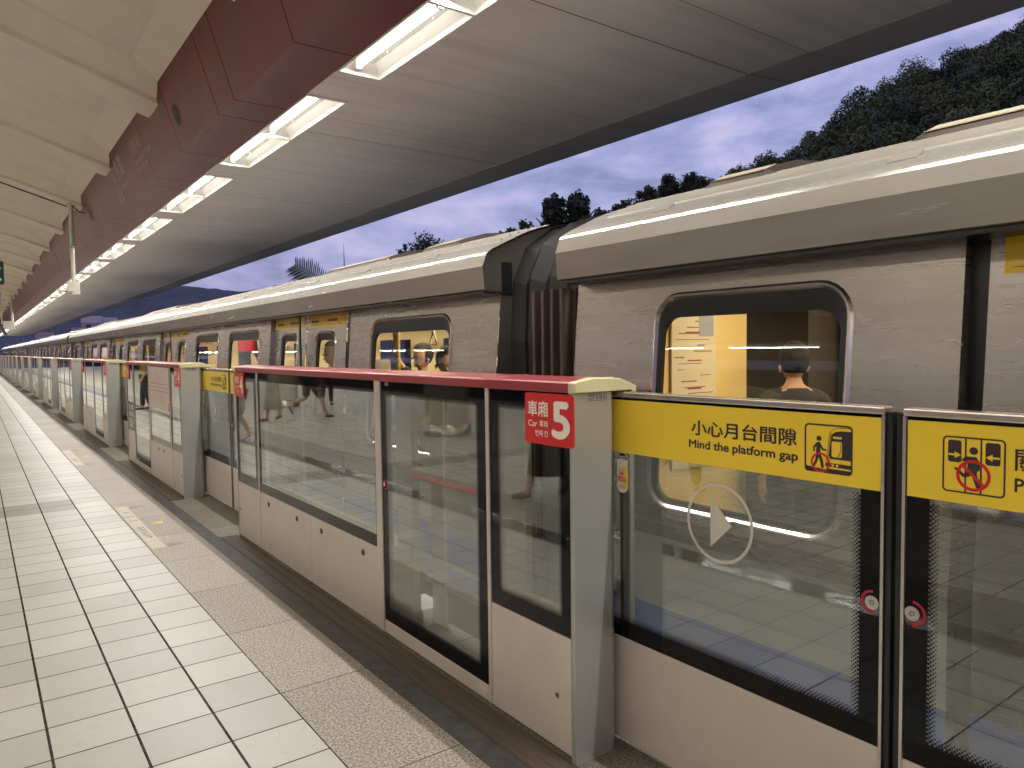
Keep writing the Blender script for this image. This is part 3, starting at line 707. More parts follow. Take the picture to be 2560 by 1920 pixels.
# roof skin above
b = MB()
prof = [(5.29, 3.77), (3.6, 4.45), (1.0, 4.95), (XC, 6.25)]
prof = prof+[(mir(x), z) for x, z in reversed(prof[:-1])]
for (x0, z0), (x1, z1) in zip(prof[:-1], prof[1:]): b.quad((x0, Y0C, z0), (x1, Y0C, z1), (x1, Y1C, z1), (x0, Y1C, z0))
b.build('roof_sheet', simple('roof_sheet_grey', (0.2, 0.2, 0.2), 0.5), can)
# cream vault pans
b = MB()
px = [1.56, 1.535, 1.31, 1.0, 0.5, 0.0, -0.7, -1.5, -2.4, -3.1, XC]
pz = [zr(1.56)+0.128, zr(1.535)+0.135, zr(1.31)+0.205]+[zr(x)+0.205 for x in px[3:]]
P = list(zip(px, pz)); P = P+[(mir(x), z) for x, z in reversed(P[:-1])]
b.add([(x, y, z) for x, z in P for y in (Y0C, Y1C)], [(2*i, 2*i+1, 2*i+3, 2*i+2) for i in range(len(P)-1)])
b.build('vault', M['cream'], can)
# ribs, one per bay: a beam with a lip and splayed flanks
RP = [(-0.62, 0.202), (-0.30, 0.052), (-0.262, 0.05), (-0.258, 0.0), (-0.10, -0.006), (0.10, -0.006), (0.258, 0.0), (0.262, 0.05), (0.30, 0.052), (0.62, 0.202)]
def rib_at(yc):
    b = MB(); xs = [1.605, 1.3, 1.0, 0.6, 0.2, -0.3, -0.9, -1.6, -2.4, -3.1, XC]; xs = xs+[mir(x) for x in reversed(xs[:-1])]
    n = len(RP); V = []
    for x in xs:
        for dy, dz in RP:
            fl = abs(dy) > 0.5
            V.append((x if not fl else (min(x, 1.548) if x > XC else max(x, mir(1.548))), yc+dy, zr(x)+dz))
    F = [(i*n+j, i*n+j+1, (i+1)*n+j+1, (i+1)*n+j) for i in range(len(xs)-1) for j in range(n-1)]
    b.add(V, F)
    for i in (0, len(xs)-1): b.add([V[i*n+j] for j in range(1, n-1)], [tuple(range(n-2))])
    return b
YR0 = 8.38
r0 = rib_at(YR0).build('rib', M['cream'], can, loc=(0, YR0, 4.14))
for k in range(-6, NM):
    if k == 0: continue
    c = r0.copy(); COL.objects.link(c); c.location.y += PITCH*k
# dark seam between beam and pan, loudspeaker openings and the station lettering on the fascia
for k in range(0, 14):
    yc = 7.66+2*PITCH*(k-1); zc = 3.93
    o_ = circ(yc, zc, 0.092, 28); b = MB()
    b.poly2([o_], lambda a, c: (fx_(c)-0.004, a, c)); b.build('speaker_grille', simple('grille_dark', (0.02, 0.008, 0.012), 0.6) if 'grille_dark' not in bpy.data.materials else bpy.data.materials['grille_dark'], can)
ltm = simple('fascia_lettering', (0.42, 0.25, 0.23), 0.4)
def fas_text(dy, name='lettering'):
    f = lambda a, c: (fx_(c)-0.004, a, c); b = MB()
    o_ = rr(11.33+dy, 11.62+dy, 3.72, 4.13, 0.06, 4); i_ = rr(11.345+dy, 11.605+dy, 3.735, 4.115, 0.05, 4)
    b.poly2([o_, i_], f)
    put_text(b, 'R', 11.54+dy, 11.41+dy, 3.95, 4.08, f); put_text(b, '15', 11.55+dy, 11.40+dy, 3.77, 3.90, f)
    put_text(b, '劍潭', 11.28+dy, 10.16+dy+0.62, 3.93, 4.18, f, 0.01); put_text(b, 'Jiantan', 11.26+dy, 10.80+dy, 3.80, 3.89, f)
    put_text(b, '活動中心', 10.08+dy, 9.48+dy, 4.0, 4.16, f)
    put_text(b, 'Overseas Youth', 10.08+dy, 9.15+dy, 3.90, 3.96, f); put_text(b, 'Activity Center', 10.08+dy, 9.45+dy, 3.81, 3.87, f)
    b.build(name, ltm, can)
fas_text(-0.2)
# ------------------------------------------------------------------ ceiling lights (each a two-bay recessed fitting)
def light_fit(y0, label, group, side=0):
    X = (lambda x: x) if side == 0 else mir
    y1 = y0+2.61; dz = 0.0 if side == 0 else -0.085
    t = empty('ceiling_light', (X(2.35), (y0+y1)/2, 3.66), label, 'ceiling light', group)
    ym = (y0+y1)/2; b = MB()
    bays = [(y0+0.03, ym-0.012), (ym+0.012, y1-0.03)]
    f = lambda a, c: (X(a), c, 3.647)
    x0, x1 = 2.176, 2.529
    b.poly2([[(x0, y0-0.012), (x1, y0-0.012), (x1, y1+0.012), (x0, y1+0.012)]]+[[(x0+0.02, p), (x0+0.02, q), (x1-0.02, q), (x1-0.02, p)] for p, q in bays], f)
    for p, q in bays:
        a = [(x0+0.02, p, 3.647), (x1-0.02, p, 3.647), (x1-0.02, q, 3.647), (x0+0.02, q, 3.647)]
        d = [(x0+0.065, p+0.05, 3.735), (x1-0.085, p+0.05, 3.735), (x1-0.085, q-0.05, 3.735), (x0+0.065, q-0.05, 3.735)]
        V = [(X(v[0]), v[1], v[2]) for v in a+d]
        b.add(V, [(0, 1, 5, 4), (1, 2, 6, 5), (2, 3, 7, 6), (3, 0, 4, 7), (4, 5, 6, 7)])
    for p, q in bays:
        tb = MB(); R_ = 0.0165; ya_, yb_ = p+0.075, q-0.075
        an = [math.radians(v) for v in (205, 243, 270, 297, 335, 0, 45, 90, 135, 180)]
        ring = [(X(2.315)+R_*math.cos(v), 3.690+dz+R_*math.sin(v)) for v in an]
        for a in range(10):
            u, w = ring[a], ring[(a+1) % 10]; tb.mat(0 if a < 4 else 1)       # reflector-backed lamp: bright underside, dim back
            tb.add([(u[0], ya_, u[1]), (w[0], ya_, w[1]), (w[0], yb_, w[1]), (u[0], yb_, u[1])], [(0, 1, 2, 3)])
        tu = tb.build('tube', [M['tube'], M['tube_top']], t)
        e = b
        for yy in (p+0.062, q-0.062): e.prism(rr(X(2.315)-0.024, X(2.315)+0.024, 3.668+dz, 3.736, 0.012, 3), 1, yy-0.012, yy+0.012)
        for fr_ in (0.25, 0.75): e.tube([(X(2.42), p+(q-p)*fr_, 3.734), (X(2.42), p+(q-p)*fr_, 3.716)], 0.008, 8)
    b.build('housing', M['trough'], t)
    lamp(t, (X(2.315), (y0+y1)/2, 3.672+dz), 0.033, 2.36, TUBE, (1.0, 0.965, 0.915))
    return t
proto = None
for k in range(-3, NM):
    n = k+2
    lab = ('ceiling light in the row over the gates, cut by the top of the frame' if k == -1 else 'ceiling light over the gates, %s in the row counted from the top of the frame' % ordn(k+1)) if k >= -1 else 'ceiling light over the gates behind the viewpoint'
    if proto is None: proto = light_fit(Yk(k), lab, 'recessed ceiling lights along the platform'); PK = k; c = proto
    else: c = copy_tree(proto); c.location.y += PITCH*(k-PK)
    c['label'] = lab
proto2 = None
for k in range(-3, NM, 1):
    if k > 20: break
    if proto2 is None: proto2 = light_fit(Yk(k), 'ceiling light over the opposite platform edge', 'ceiling lights over the opposite platform edge', 1); c = proto2
    else: c = copy_tree(proto2); c.location.y += PITCH*(k+3)
# pendant lamps added under the ridge, out of the frame, to brighten the vault
pl_m = emis('vault_fill_tube', (1.0, 0.92, 0.81), 8.0)
pp = None
for k in range(-2, 16):
    yc = 3.5+6.356*k
    if pp is None:
        t = empty('vault_fill_pendant', (XC+0.9, yc, 4.45), '', 'pendant light', 'unseen pendant lamps added to brighten the vault')
        b = MB(); b.box(XC+0.86, XC+0.94, yc-1.9, yc+1.9, 4.46, 4.50)
        for yy in (yc-1.5, yc+1.5): b.tube([(XC+0.9, yy, 4.50), (XC+0.9, yy, zr(XC+0.9)+0.1)], 0.012, 8)
        b.build('housing', M['polepaint'] if 'polepaint' in M else M['white'], t)
        b = MB(); b.tube([(XC+0.83, yc-1.85, 4.47), (XC+0.83, yc+1.85, 4.47)], 0.026, 6); b.build('tube', pl_m, t)
        b = MB(); b.tube([(XC+0.97, yc-1.85, 4.47), (XC+0.97, yc+1.85, 4.47)], 0.026, 6); b.build('tube', pl_m, t); pp = t; c = t
        lamp(t, (XC+0.9, yc, 4.43), 0.1, 3.7, VAULT_FILL, (1.0, 0.92, 0.81)); lamp(t, (XC+0.9, yc, 4.52), 0.1, 3.7, VAULT_FILL, (1.0, 0.92, 0.81), True)
    else: c = copy_tree(pp); c.location.y += 6.356*(k+2)
    c['label'] = 'unseen twin tube pendant lamp added under the vault ridge as fill light'
# ------------------------------------------------------------------ hung things: pole with box, second pole, monitor, green sign
M['polepaint'] = simple('cream_pole_paint', (0.60, 0.57, 0.48), 0.4, 0, 0.04)
t = empty('ceiling_pole', (1.43, 14.6, 2.75), 'cream ceiling pole carrying a small box, nearest of the hanging poles', 'ceiling pole')
b = MB(); b.tube([(1.435, 14.62, 2.80), (1.435, 14.62, 4.20)], 0.033, 14); b.tube([(1.435, 14.62, 4.12), (1.435, 14.62, 4.20)], [0.033, 0.085], 14); b.build('pole', M['polepaint'], t)
b = MB(); b.box(1.395, 1.52, 14.56, 14.63, 2.655, 2.86); b.box(1.33, 1.43, 14.50, 14.60, 2.70, 2.87); b.build('junction_box', M['polepaint'], t, bevel=0.004)
b = MB(); b.tube([(1.435, 14.62, 3.47), (1.47, 14.62, 3.47)], 0.01, 8); b.box(1.395, 1.475, 14.57, 14.66, 3.45, 3.46); b.box(1.395, 1.475, 14.57, 14.66, 3.49, 3.50); b.build('clamp', M['bolt'], t)
b = MB(); b.tube([(1.44, 14.58, 4.17), (1.56, 14.55, 4.06), (1.66, 14.4, 4.02), (1.62, 14.2, 4.1)], 0.012, 8); b.build('cable', M['black'], t)
b = MB(); b.tube([(x, 14.86, zr(x)-0.014) for x in (1.42, 1.0, 0.5, 0.0, -0.8, -1.6)], 0.012, 8); tag(b.build('cable', M['black']), 'thin black cable clipped under the cream rib that holds the pole', 'cable')
t = empty('ceiling_pole', (1.3, 38.6, 2.7), 'far ceiling pole with a wider pale box beside the tilted screen', 'ceiling pole')
b = MB(); b.tube([(1.42, 38.7, 3.0), (1.42, 38.7, 4.2)], 0.05, 12); b.build('pole', M['polepaint'], t)
b = MB(); b.box(1.08, 1.50, 38.6, 38.8, 2.72, 3.08); b.build('junction_box', M['polepaint'], t, bevel=0.01)
t = empty('hanging_screen', (0.95, 37.2, 2.6), 'dark tilted screen hanging edge-on at the far left', 'screen')
b = MB(); V = [(0.72, 37.0, 3.25), (0.72, 38.2, 3.25), (1.12, 38.2, 2.42), (1.12, 37.0, 2.42)]; n_ = Vector((0.83, 0, 0.40)).normalized()*0.06
b.add(V+[tuple(Vector(v)+n_) for v in V], [(0, 1, 2, 3), (4, 5, 6, 7), (0, 1, 5, 4), (1, 2, 6, 5), (2, 3, 7, 6), (3, 0, 4, 7)]); b.build('panel', M['black'], t)
b = MB(); b.tube([(1.0, 37.6, 2.9), (1.0, 37.6, 4.3)], 0.03, 8); b.build('hanger', M['polepaint'], t)
t = empty('platform_display', (-0.4, 10.0, 2.55), 'black hanging display with green lit characters, cut by the left edge', 'display sign')
b = MB(); b.prism(rr(-1.5, 0.31, 2.432, 2.69, 0.02, 4), 1, 10.0, 10.16); b.build('housing', M['black'], t, bevel=0.006)
gm = emis('green_led', (0.05, 0.9, 0.12), 1.6); am = emis('green_led_dim', (0.10, 0.9, 0.25), 0.9)
b = MB(); put_text(b, '2 分', -0.1, 0.288, 2.555, 2.645, lambda a, c: (a, 9.996, c), 0.012); b.build('lettering', gm, t)
b = MB(); put_text(b, '2 min', -0.1, 0.285, 2.47, 2.515, lambda a, c: (a, 9.996, c)); b.build('lettering', am, t)
b = MB()
for xx in (-1.2, 0.05): b.tube([(xx, 10.08, 2.68), (xx, 10.08, zr(xx)+0.2)], 0.02, 8)
b.build('hanger', M['polepaint'], t)
# ------------------------------------------------------------------ round platform columns (seen in the gate glass)
M['colm'] = simple('beige_column', (0.50, 0.46, 0.38), 0.35, 0, 0.05, 3)
cp = None
for i, yc in enumerate((2.9, 12.0, 21.2, 30.4, 39.6)):
    if cp is None:
        t = empty('platform_column', (XC+0.15, yc, 0), '', 'column', 'round beige columns down the middle of the platform')
        b = MB(); b.lathe(XC+0.15, yc, [(0.42, 0.22), (0.42, 6.0)], 40); b.build('shaft', M['colm'], t)
        b = MB(); b.lathe(XC+0.15, yc, [(0.46, 0.0), (0.46, 0.2), (0.42, 0.22)], 40); b.build('base_ring', M['steel'], t); cp = t; c = t
    else: c = copy_tree(cp); c.location.y = yc
    c['label'] = 'round beige platform column with steel foot, %s along the platform centre' % ordn(i)
# ------------------------------------------------------------------ train
XT = 2.45
XW = XT+3.16                                # far side
def mat_steel(name, col, rough, k=1.0, metal=0.92, refl_patch=0.0):
    m, nt, b = new_mat(name)
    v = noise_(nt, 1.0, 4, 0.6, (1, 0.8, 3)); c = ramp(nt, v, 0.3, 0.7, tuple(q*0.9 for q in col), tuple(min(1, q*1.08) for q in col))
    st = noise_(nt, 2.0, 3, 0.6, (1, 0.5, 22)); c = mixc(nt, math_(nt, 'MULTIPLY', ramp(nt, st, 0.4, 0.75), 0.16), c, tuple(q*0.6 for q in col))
    if refl_patch: c = mixc(nt, math_(nt, 'MULTIPLY', ramp(nt, noise_(nt, 1.15, 2, 0.5, (0, 1, 0.16)), 0.36, 0.66), 0.36*refl_patch), c, tuple(q*0.55 for q in col))  # soft reflection patches painted into the steel's base colour
    nt.links.new(c, b.inputs['Base Color']); b.inputs['Metallic'].default_value = metal
    r = math_(nt, 'MULTIPLY_ADD', noise_(nt, 3.0, 4, 0.6, (1, 0.6, 6)), 0.14, rough-0.07); nt.links.new(r, b.inputs['Roughness'])
    if k > 0: bump(nt, b, noise_(nt, 1.3, 2, 0.5, (1, 1, 1)), 0.16*k, 0.012)
    return m
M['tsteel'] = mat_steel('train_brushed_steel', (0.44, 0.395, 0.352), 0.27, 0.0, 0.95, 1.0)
M['troof'] = mat_steel('train_roof_steel', (0.50, 0.475, 0.425), 0.25, 0.0, 0.6)
M['tlower'] = simple('train_lower_steel', (0.66, 0.65, 0.59), 0.32, 0.25, 0.05, 2, dirt=0.1)
M['tblue'] = simple('train_blue_stripe', (0.085, 0.19, 0.60), 0.35)
M['tskirt'] = simple('train_underskirt', (0.055, 0.05, 0.045), 0.7, 0, 0.4, 3, (1, 0.3, 1))
M['tdark'] = simple('train_end_charcoal', (0.058, 0.050, 0.043), 0.55, 0, 0.15, 3)
M['tblack'] = simple('train_window_rubber', (0.010, 0.010, 0.011), 0.3)
M['tdoor'] = mat_steel('train_door_steel', (0.47, 0.43, 0.40), 0.28, 0.0, 0.92, 0.6)
M['tyellow'] = simple('train_yellow_label', (0.88, 0.58, 0.02), 0.3)
M['tframe'] = simple('window_frame_alloy', (0.50, 0.455, 0.41), 0.22, 0.92)
M['bellows'] = simple('copper_bellows', (0.15, 0.118, 0.105), 0.32, 0.6, 0.2, 4)
M['inwall'] = simple('train_inner_cream', (0.72, 0.60, 0.36), 0.5)
M['inyellow'] = simple('train_end_wall_yellow', (0.78, 0.58, 0.24), 0.5)
M['infloor'] = simple('train_floor', (0.22, 0.21, 0.2), 0.5)
M['inseat'] = simple('train_seat_blue', (0.06, 0.10, 0.25), 0.5)
M['strap'] = simple('hand_strap_ivory', (0.80, 0.75, 0.55), 0.35)
M['pole_y'] = simple('train_pole_yellow', (0.80, 0.62, 0.25), 0.3, 0.2)
M['hatch'] = simple('roof_unit_bronze', (0.075, 0.060, 0.048), 0.45, 0.4, 0.2, 4)
M['hatch_l'] = simple('roof_unit_cover', (0.62, 0.53, 0.38), 0.35, 0.3, 0.05, 4)
M['carlamp'] = emis('train_ceiling_lamp', (1.0, 0.82, 0.52), 6.0)
ROOF = [(2.432, 1.985), (2.415, 1.992), (2.402, 2.125), (2.428, 2.196), (2.440, 2.2105), (2.470, 2.230), (2.51, 2.250), (2.56, 2.272), (2.63, 2.304), (2.70, 2.337), (2.80, 2.374), (2.90, 2.404), (3.02, 2.432), (3.15, 2.455), (3.40, 2.485), (3.70, 2.505), (XT+1.58, 2.51)]
ROOF_ALL = ROOF+[(2*(XT+1.58)-x, z) for x, z in reversed(ROOF[:-1])]
def xs(z): return XT+max(0.0, z-0.86)*0.082
def side(a, z): return (xs(z), a, z)
def window(t, y0, y1, z0, z1, r, kind, off=0.0, name='window'):
    """window: alloy ring, black rubber ring, glass; hole must already be cut as rr(y0,y1,z0,z1,r)"""
    P = lambda d, dd=0: rr(y0+d, y1-d, z0+d, z1-d, max(0.02, r-d), 6)
    b = MB()
    def ring(o, i, xo, xi):
        n = len(o); V = [(xs(p[1])+off+xo, p[0], p[1]) for p in o]+[(xs(p[1])+off+xi, p[0], p[1]) for p in i]
        b.add(V, [(k, (k+1) % n, n+(k+1) % n, n+k) for k in range(n)], True)
    ring(P(-0.026), P(-0.016), 0.001, -0.010); ring(P(-0.016), P(-0.006), -0.010, -0.008); ring(P(-0.006), P(0.004), -0.008, 0.004)
    b.mat(1)
    o = P(0.003); i = rr(y0+0.028, y1-0.028, z0+0.028, z1-(0.085 if kind == 'car' else 0.055), max(0.02, r-0.03), 6)
    ring(o, i, 0.004, 0.012); ring(i, [(p[0], p[1]) for p in i], 0.012, 0.03)
    w = b.build(name, [M['tframe'], M['tblack']], t)
    g = MB(); g.poly2([P(0.004)], lambda a, c: (xs(c)+off+0.020, a, c)); g.build('pane', M['tglass'], w)
    return w
def strap(t, x, y):
    b = MB()
    b.box(x-0.012, x+0.012, y-0.008, y+0.008, 1.80, 1.97)
    b.tube([(x, y, 1.80), (x, y-0.062, 1.685), (x, y+0.062, 1.685), (x, y, 1.80)], 0.011, 6)
    b.build('hand_strap', M['strap'], t)
def car(ya, yb, doors, wins, label, darkstrip, units, inside=True, straps=()):
    t = empty('train_car', (XT+1.58, (ya+yb)/2, 0), label, 'train car', 'cars of the metro train')
    HW = 0.93
    # upper and lower skin between the doors
    ds = sorted(doors); edges = [ya]+[v for d in ds for v in (d-HW-(darkstrip[0]), d+HW+darkstrip[1])]+[yb]
    for i in range(0, len(edges), 2):
        p, q = edges[i], edges[i+1]; b = MB()
        if q-p < 0.02: continue
        hs = [rr(w0, w1, 0.94, 1.86, 0.115, 6) for w0, w1 in wins if w0 > p and w1 < q]
        b.poly2([[(p, 0.86), (q, 0.86), (q, 1.985), (p, 1.985)]]+hs, side)
        b.box(XT-0.004, XT+0.02, p, q, 0.795, 0.8595)
        # returns at the door openings
        for yy in (p, q):
            if yy in (ya, yb): continue
            b.quad((XT, yy, 0.06), (XT+0.09, yy, 0.06), (XT+0.09, yy, 0.86), (XT, yy, 0.86)); b.quad((XT, yy, 0.86), (XT+0.09, yy, 0.86), (xs(1.985)+0.09, yy, 1.985), (xs(1.985), yy, 1.985))
            pass
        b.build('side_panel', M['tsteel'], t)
    b = MB()
    for i in range(0, len(edges), 2):
        p, q = edges[i], edges[i+1]
        b.quad((XT, p, 0.474), (XT, q, 0.474), (XT, q, 0.795), (XT, p, 0.795)); b.quad((XT, p, 0.215), (XT, q, 0.215), (XT, q, 0.255), (XT, p, 0.255)); b.quad((XT, p, 0.06), (XT, q, 0.06), (XT, q, 0.12), (XT, p, 0.12))
    b.build('lower_side', M['tlower'], t)
    b = MB()
    for i in range(0, len(edges), 2):
        p, q = edges[i], edges[i+1]
        b.quad((XT-0.001, p, 0.255), (XT-0.001, q, 0.255), (XT-0.001, q, 0.474), (XT-0.001, p, 0.474)); b.quad((XT-0.001, p, 0.12), (XT-0.001, q, 0.12), (XT-0.001, q, 0.215), (XT-0.001, p, 0.215))
    b.build('blue_stripe', M['tblue'], t)
    b = MB(); b.box(XT+0.03, XW-0.03, ya+0.1, yb-0.1, -1.0, 0.04); b.box(XT-0.002, XT+0.05, ya, yb, 0.045, 0.06); b.build('underskirt', M['tskirt'], t)
    b = MB(); b.quad((XW, ya, 0.0), (XW, yb, 0.0), (XW, yb, 0.9), (XW, ya, 0.9)); b.quad((XW, ya, 1.8), (XW, yb, 1.8), (XW, yb, 2.0), (XW, ya, 2.0))
    k = int((yb-ya)/2.0)
    for i in range(k+1): b.quad((XW, ya+(yb-ya)*i/k-0.5 if i else ya, 0.9), (XW, ya+(yb-ya)*i/k+0.5 if i < k else yb, 0.9), (XW, ya+(yb-ya)*i/k+0.5 if i < k else yb, 1.8), (XW, ya+(yb-ya)*i/k-0.5 if i else ya, 1.8))
    b.build('far_side', M['inwall'], t)
    for w0, w1 in wins: window(t, w0, w1, 0.94, 1.86, 0.115, 'car')
    for d in ds:
        for s in (-1, 1):
            p, q = (d-HW, d-0.012) if s < 0 else (d+0.012, d+HW)
            mid = (p+q)/2; wz = (0.98, 1.795); wh = rr(mid-0.225, mid+0.225, wz[0], wz[1], 0.10, 6)
            o = 0.042
            b = MB(); b.poly2([[(p, 0.86), (q, 0.86), (q, 1.99), (p, 1.99)], wh], lambda a, c: (xs(c)+o, a, c))
            b.quad((XT+o, p, 0.474), (XT+o, q, 0.474), (XT+o, q, 0.86), (XT+o, p, 0.86)); b.quad((XT+o, p, 0.06), (XT+o, q, 0.06), (XT+o, q, 0.255), (XT+o, p, 0.255))
            lfp = b.build('train_door', M['tdoor'], t)
            b = MB(); b.quad((XT+o, p, 0.255), (XT+o, q, 0.255), (XT+o, q, 0.474), (XT+o, p, 0.474)); b.build('door_stripe', M['tblue'], lfp)
            window(lfp, mid-0.225, mid+0.225, wz[0], wz[1], 0.10, 'door', o, 'door_window')
            b = MB(); yl = (p+0.04, q-0.04)
            b.quad((xs(1.858)+o-0.002, yl[0], 1.858), (xs(1.858)+o-0.002, yl[1], 1.858), (xs(1.974)+o-0.002, yl[1], 1.974), (xs(1.974)+o-0.002, yl[0], 1.974))
            st = b.build('door_label', M['tyellow'], lfp)
            b = MB(); L = yl[1]-yl[0]
            F = lambda a, c: (xs(c)+o-0.0028, a, c)
            for (u0, u1, z0, z1) in ((0.08, 0.30, 1.90, 1.925), (0.55, 0.80, 1.905, 1.93), (0.1, 0.45, 1.884, 1.890), (0.5, 0.9, 1.884, 1.890)):
                n = 7
                for i in range(n): b.poly2([[(yl[1]-L*(u0+(u1-u0)*i/n), z0), (yl[1]-L*(u0+(u1-u0)*(i+0.72)/n), z0), (yl[1]-L*(u0+(u1-u0)*(i+0.72)/n), z1), (yl[1]-L*(u0+(u1-u0)*i/n), z1)]], F)
            b.poly2([[(yl[1]-L*0.03, 1.875), (yl[0]+L*0.03, 1.875), (yl[0]+L*0.03, 1.8765), (yl[1]-L*0.03, 1.8765)]], F)
            b.build('printing', M['signblack'], st)
        b = MB()
        if darkstrip[0] > 0: b.quad((XT+0.045, d-HW-darkstrip[0], 0.06), (XT+0.045, d-HW, 0.06), (xs(1.985)+0.045, d-HW, 1.985), (xs(1.985)+0.045, d-HW-darkstrip[0], 1.985))
        if darkstrip[1] > 0: b.quad((XT+0.045, d+HW+darkstrip[1], 0.06), (XT+0.045, d+HW, 0.06), (xs(1.985)+0.045, d+HW, 1.985), (xs(1.985)+0.045, d+HW+darkstrip[1], 1.985))
        b.box(XT+0.047, XT+0.06, d-0.012, d+0.012, 0.06, 1.985)
        b.build('door_recess', M['tblack'], t)
    # roof shell with rounded ends, fins and equipment covers
    b = MB(); n = len(ROOF_ALL)
    b.add([(x, y, z) for y in (ya-0.02, yb+0.02) for x, z in ROOF_ALL], [(i, i+1, n+i+1, n+i) for i in range(n-1)])
    ro = b.build('roof', M['troof'], t)
    b = MB(); b.box(2.422, 2.63, ya, yb, 1.970, 1.9838); b.box(2.56, 2.63, ya, yb, 1.984, 2.16); b.build('gutter_shadow', M['tblack'], ro)  # black strip for the shade under the roof lip, gap closed behind
    b = MB()
    for x, z in ((2.66, 2.318), (2.73, 2.349), (2.80, 2.374), (2.87, 2.397), (2.95, 2.416), (3.04, 2.436)):
        b.prism([(x-0.012, z-0.008), (x+0.012, z-0.004), (x+0.008, z+0.010), (x-0.008, z+0.008)], 1, ya+0.15, yb-0.1)
    b.build('roof_fin', M['troof'], ro)
    for i, (u0, u1) in enumerate(units):
        b = MB(); s0, s1 = u0+0.17, u1-0.17
        pr = [(2.80, 2.375), (2.85, 2.425), (3.1, 2.50), (3.5, 2.545), (XT+1.58, 2.555)]; pr = pr+[(2*(XT+1.58)-x, z) for x, z in reversed(pr[:-1])]
        lo = [(2.80, 2.36)]+[(x, z-0.09) for x, z in pr[1:-1]]+[(pr[-1][0], 2.36)]
        m_ = len(pr); V = [(x, u0, z) for x, z in lo]+[(x, s0, z) for x, z in pr]+[(x, s1, z) for x, z in pr]+[(x, u1, z) for x, z in lo]
        b.add(V, [(q*m_+j, q*m_+j+1, (q+1)*m_+j+1, (q+1)*m_+j) for q in range(3) for j in range(m_-1)])
        hu = b.build('roof_unit', M['hatch'], ro)
        b = MB(); b.add([(2.835, s0, 2.418), (2.835, s1, 2.418), (2.95, s1, 2.464), (2.95, s0, 2.464)], [(0, 1, 2, 3)]); b.build('light_cover', M['hatch_l'], hu)
    # rivet-like brackets on the roof edge
    y = ya+0.75
    while y < yb: b = MB(); b.prism([(2.535, 2.245), (2.585, 2.278), (2.58, 2.295), (2.53, 2.262)], 1, y, y+0.10); b.build('roof_bracket', M['troof'], ro); y += 1.08 if y < 6 and y > 0 else 2.16
    # end walls
    yw = yb if ya < -1 else ya
    for yy in (ya, yb):
        s = 1 if yy == ya else -1
        b = MB()
        E_ = [(XT+0.012, 0.05), (XT+0.012, 0.86), (xs(1.97)+0.012, 1.97)]+[(x+0.02 if x < 4 else x-0.02, z-0.006) for x, z in ROOF_ALL[1:-1]]+[(XW-0.1, 1.97), (XW-0.02, 0.05)]
        b.poly2([E_, [(3.40, 0.08), (3.40, 2.05), (4.66, 2.05), (4.66, 0.08)]], lambda a, c: (a, yy+s*0.012, c))
        b.build('end_wall', M['tdark'], t)
        b = MB(); b.poly2([[(XT+0.10, 0.0), (xs(2.1)+0.08, 2.14), (XW-0.1, 2.14), (XW-0.03, 0.0)], [(3.82, 0.02), (3.82, 1.98), (4.95, 1.98), (4.95, 0.02)]], lambda a, c: (a, yy+s*0.10, c)); b.build('inner_end_wall', M['inyellow'], t)
        # wrapped corner of the end
        b = MB(); b.box(XT-0.003, XT+0.02, min(yy, yy+s*0.03), max(yy, yy+s*0.03), 0.06, 0.86); b.build('corner_post', M['tsteel'], t)
    # inside
    b = MB(); b.box(XT+0.05, XW-0.02, ya+0.1, yb-0.1, -0.03, 0.0); b.build('car_floor', M['infloor'], t)
    b = MB(); b.quad((xs(2.14)+0.02, ya+0.05, 2.14), (XW-0.02, ya+0.05, 2.14), (XW-0.02, yb-0.05, 2.14), (xs(2.14)+0.02, yb-0.05, 2.14)); b.build('car_ceiling', M['inwall'], t)
    b = MB()
    for x in (3.45, 4.6): b.quad((x-0.07, ya+0.4, 2.128), (x-0.07, yb-0.4, 2.128), (x+0.07, yb-0.4, 2.128), (x+0.07, ya+0.4, 2.128))
    b.build('car_lamp', M['carlamp'], t)
    for x in (3.45, 4.6): lamp(t, (x, (ya+yb)/2, 2.122), 0.14, yb-ya-0.8, CARLAMP, (1.0, 0.82, 0.52))
    b = MB()
    for x in (3.15, 4.9): b.tube([(x, ya+0.5, 1.985), (x, yb-0.5, 1.985)], 0.014, 8)
    b.build('grab_rail', M['strap'], t)
    for d in ds:
        for s in (-1, 1):
            b = MB(); b.tube([(2.95, d+s*1.12, 0.0), (2.95, d+s*1.12, 2.13)], 0.022, 10); b.build('grab_pole', M['pole_y'], t)
    for i, w in enumerate([(ya+0.3, ds[0]-1.2)]+[(ds[j]+1.2, ds[j+1]-1.2) for j in range(len(ds)-1)]):
        if w[1]-w[0] > 0.5:
            b = MB(); b.prism([(XT+0.12, 0.2), (XT+0.12, 0.86), (XT+0.18, 0.86), (XT+0.24, 0.46), (XT+0.6, 0.42), (XT+0.6, 0.2)], 1, w[0], w[1]); b.build('seat', M['inseat'], t)
            b = MB(); b.prism([(XW-0.06, 0.2), (XW-0.06, 0.86), (XW-0.12, 0.86), (XW-0.2, 0.46), (XW-0.55, 0.42), (XW-0.55, 0.2)], 1, w[0], w[1]); b.build('seat', M['inseat'], t)
    for x, y in straps: strap(t, x, y)
    return t
D0 = 6.79; DP = 5.65
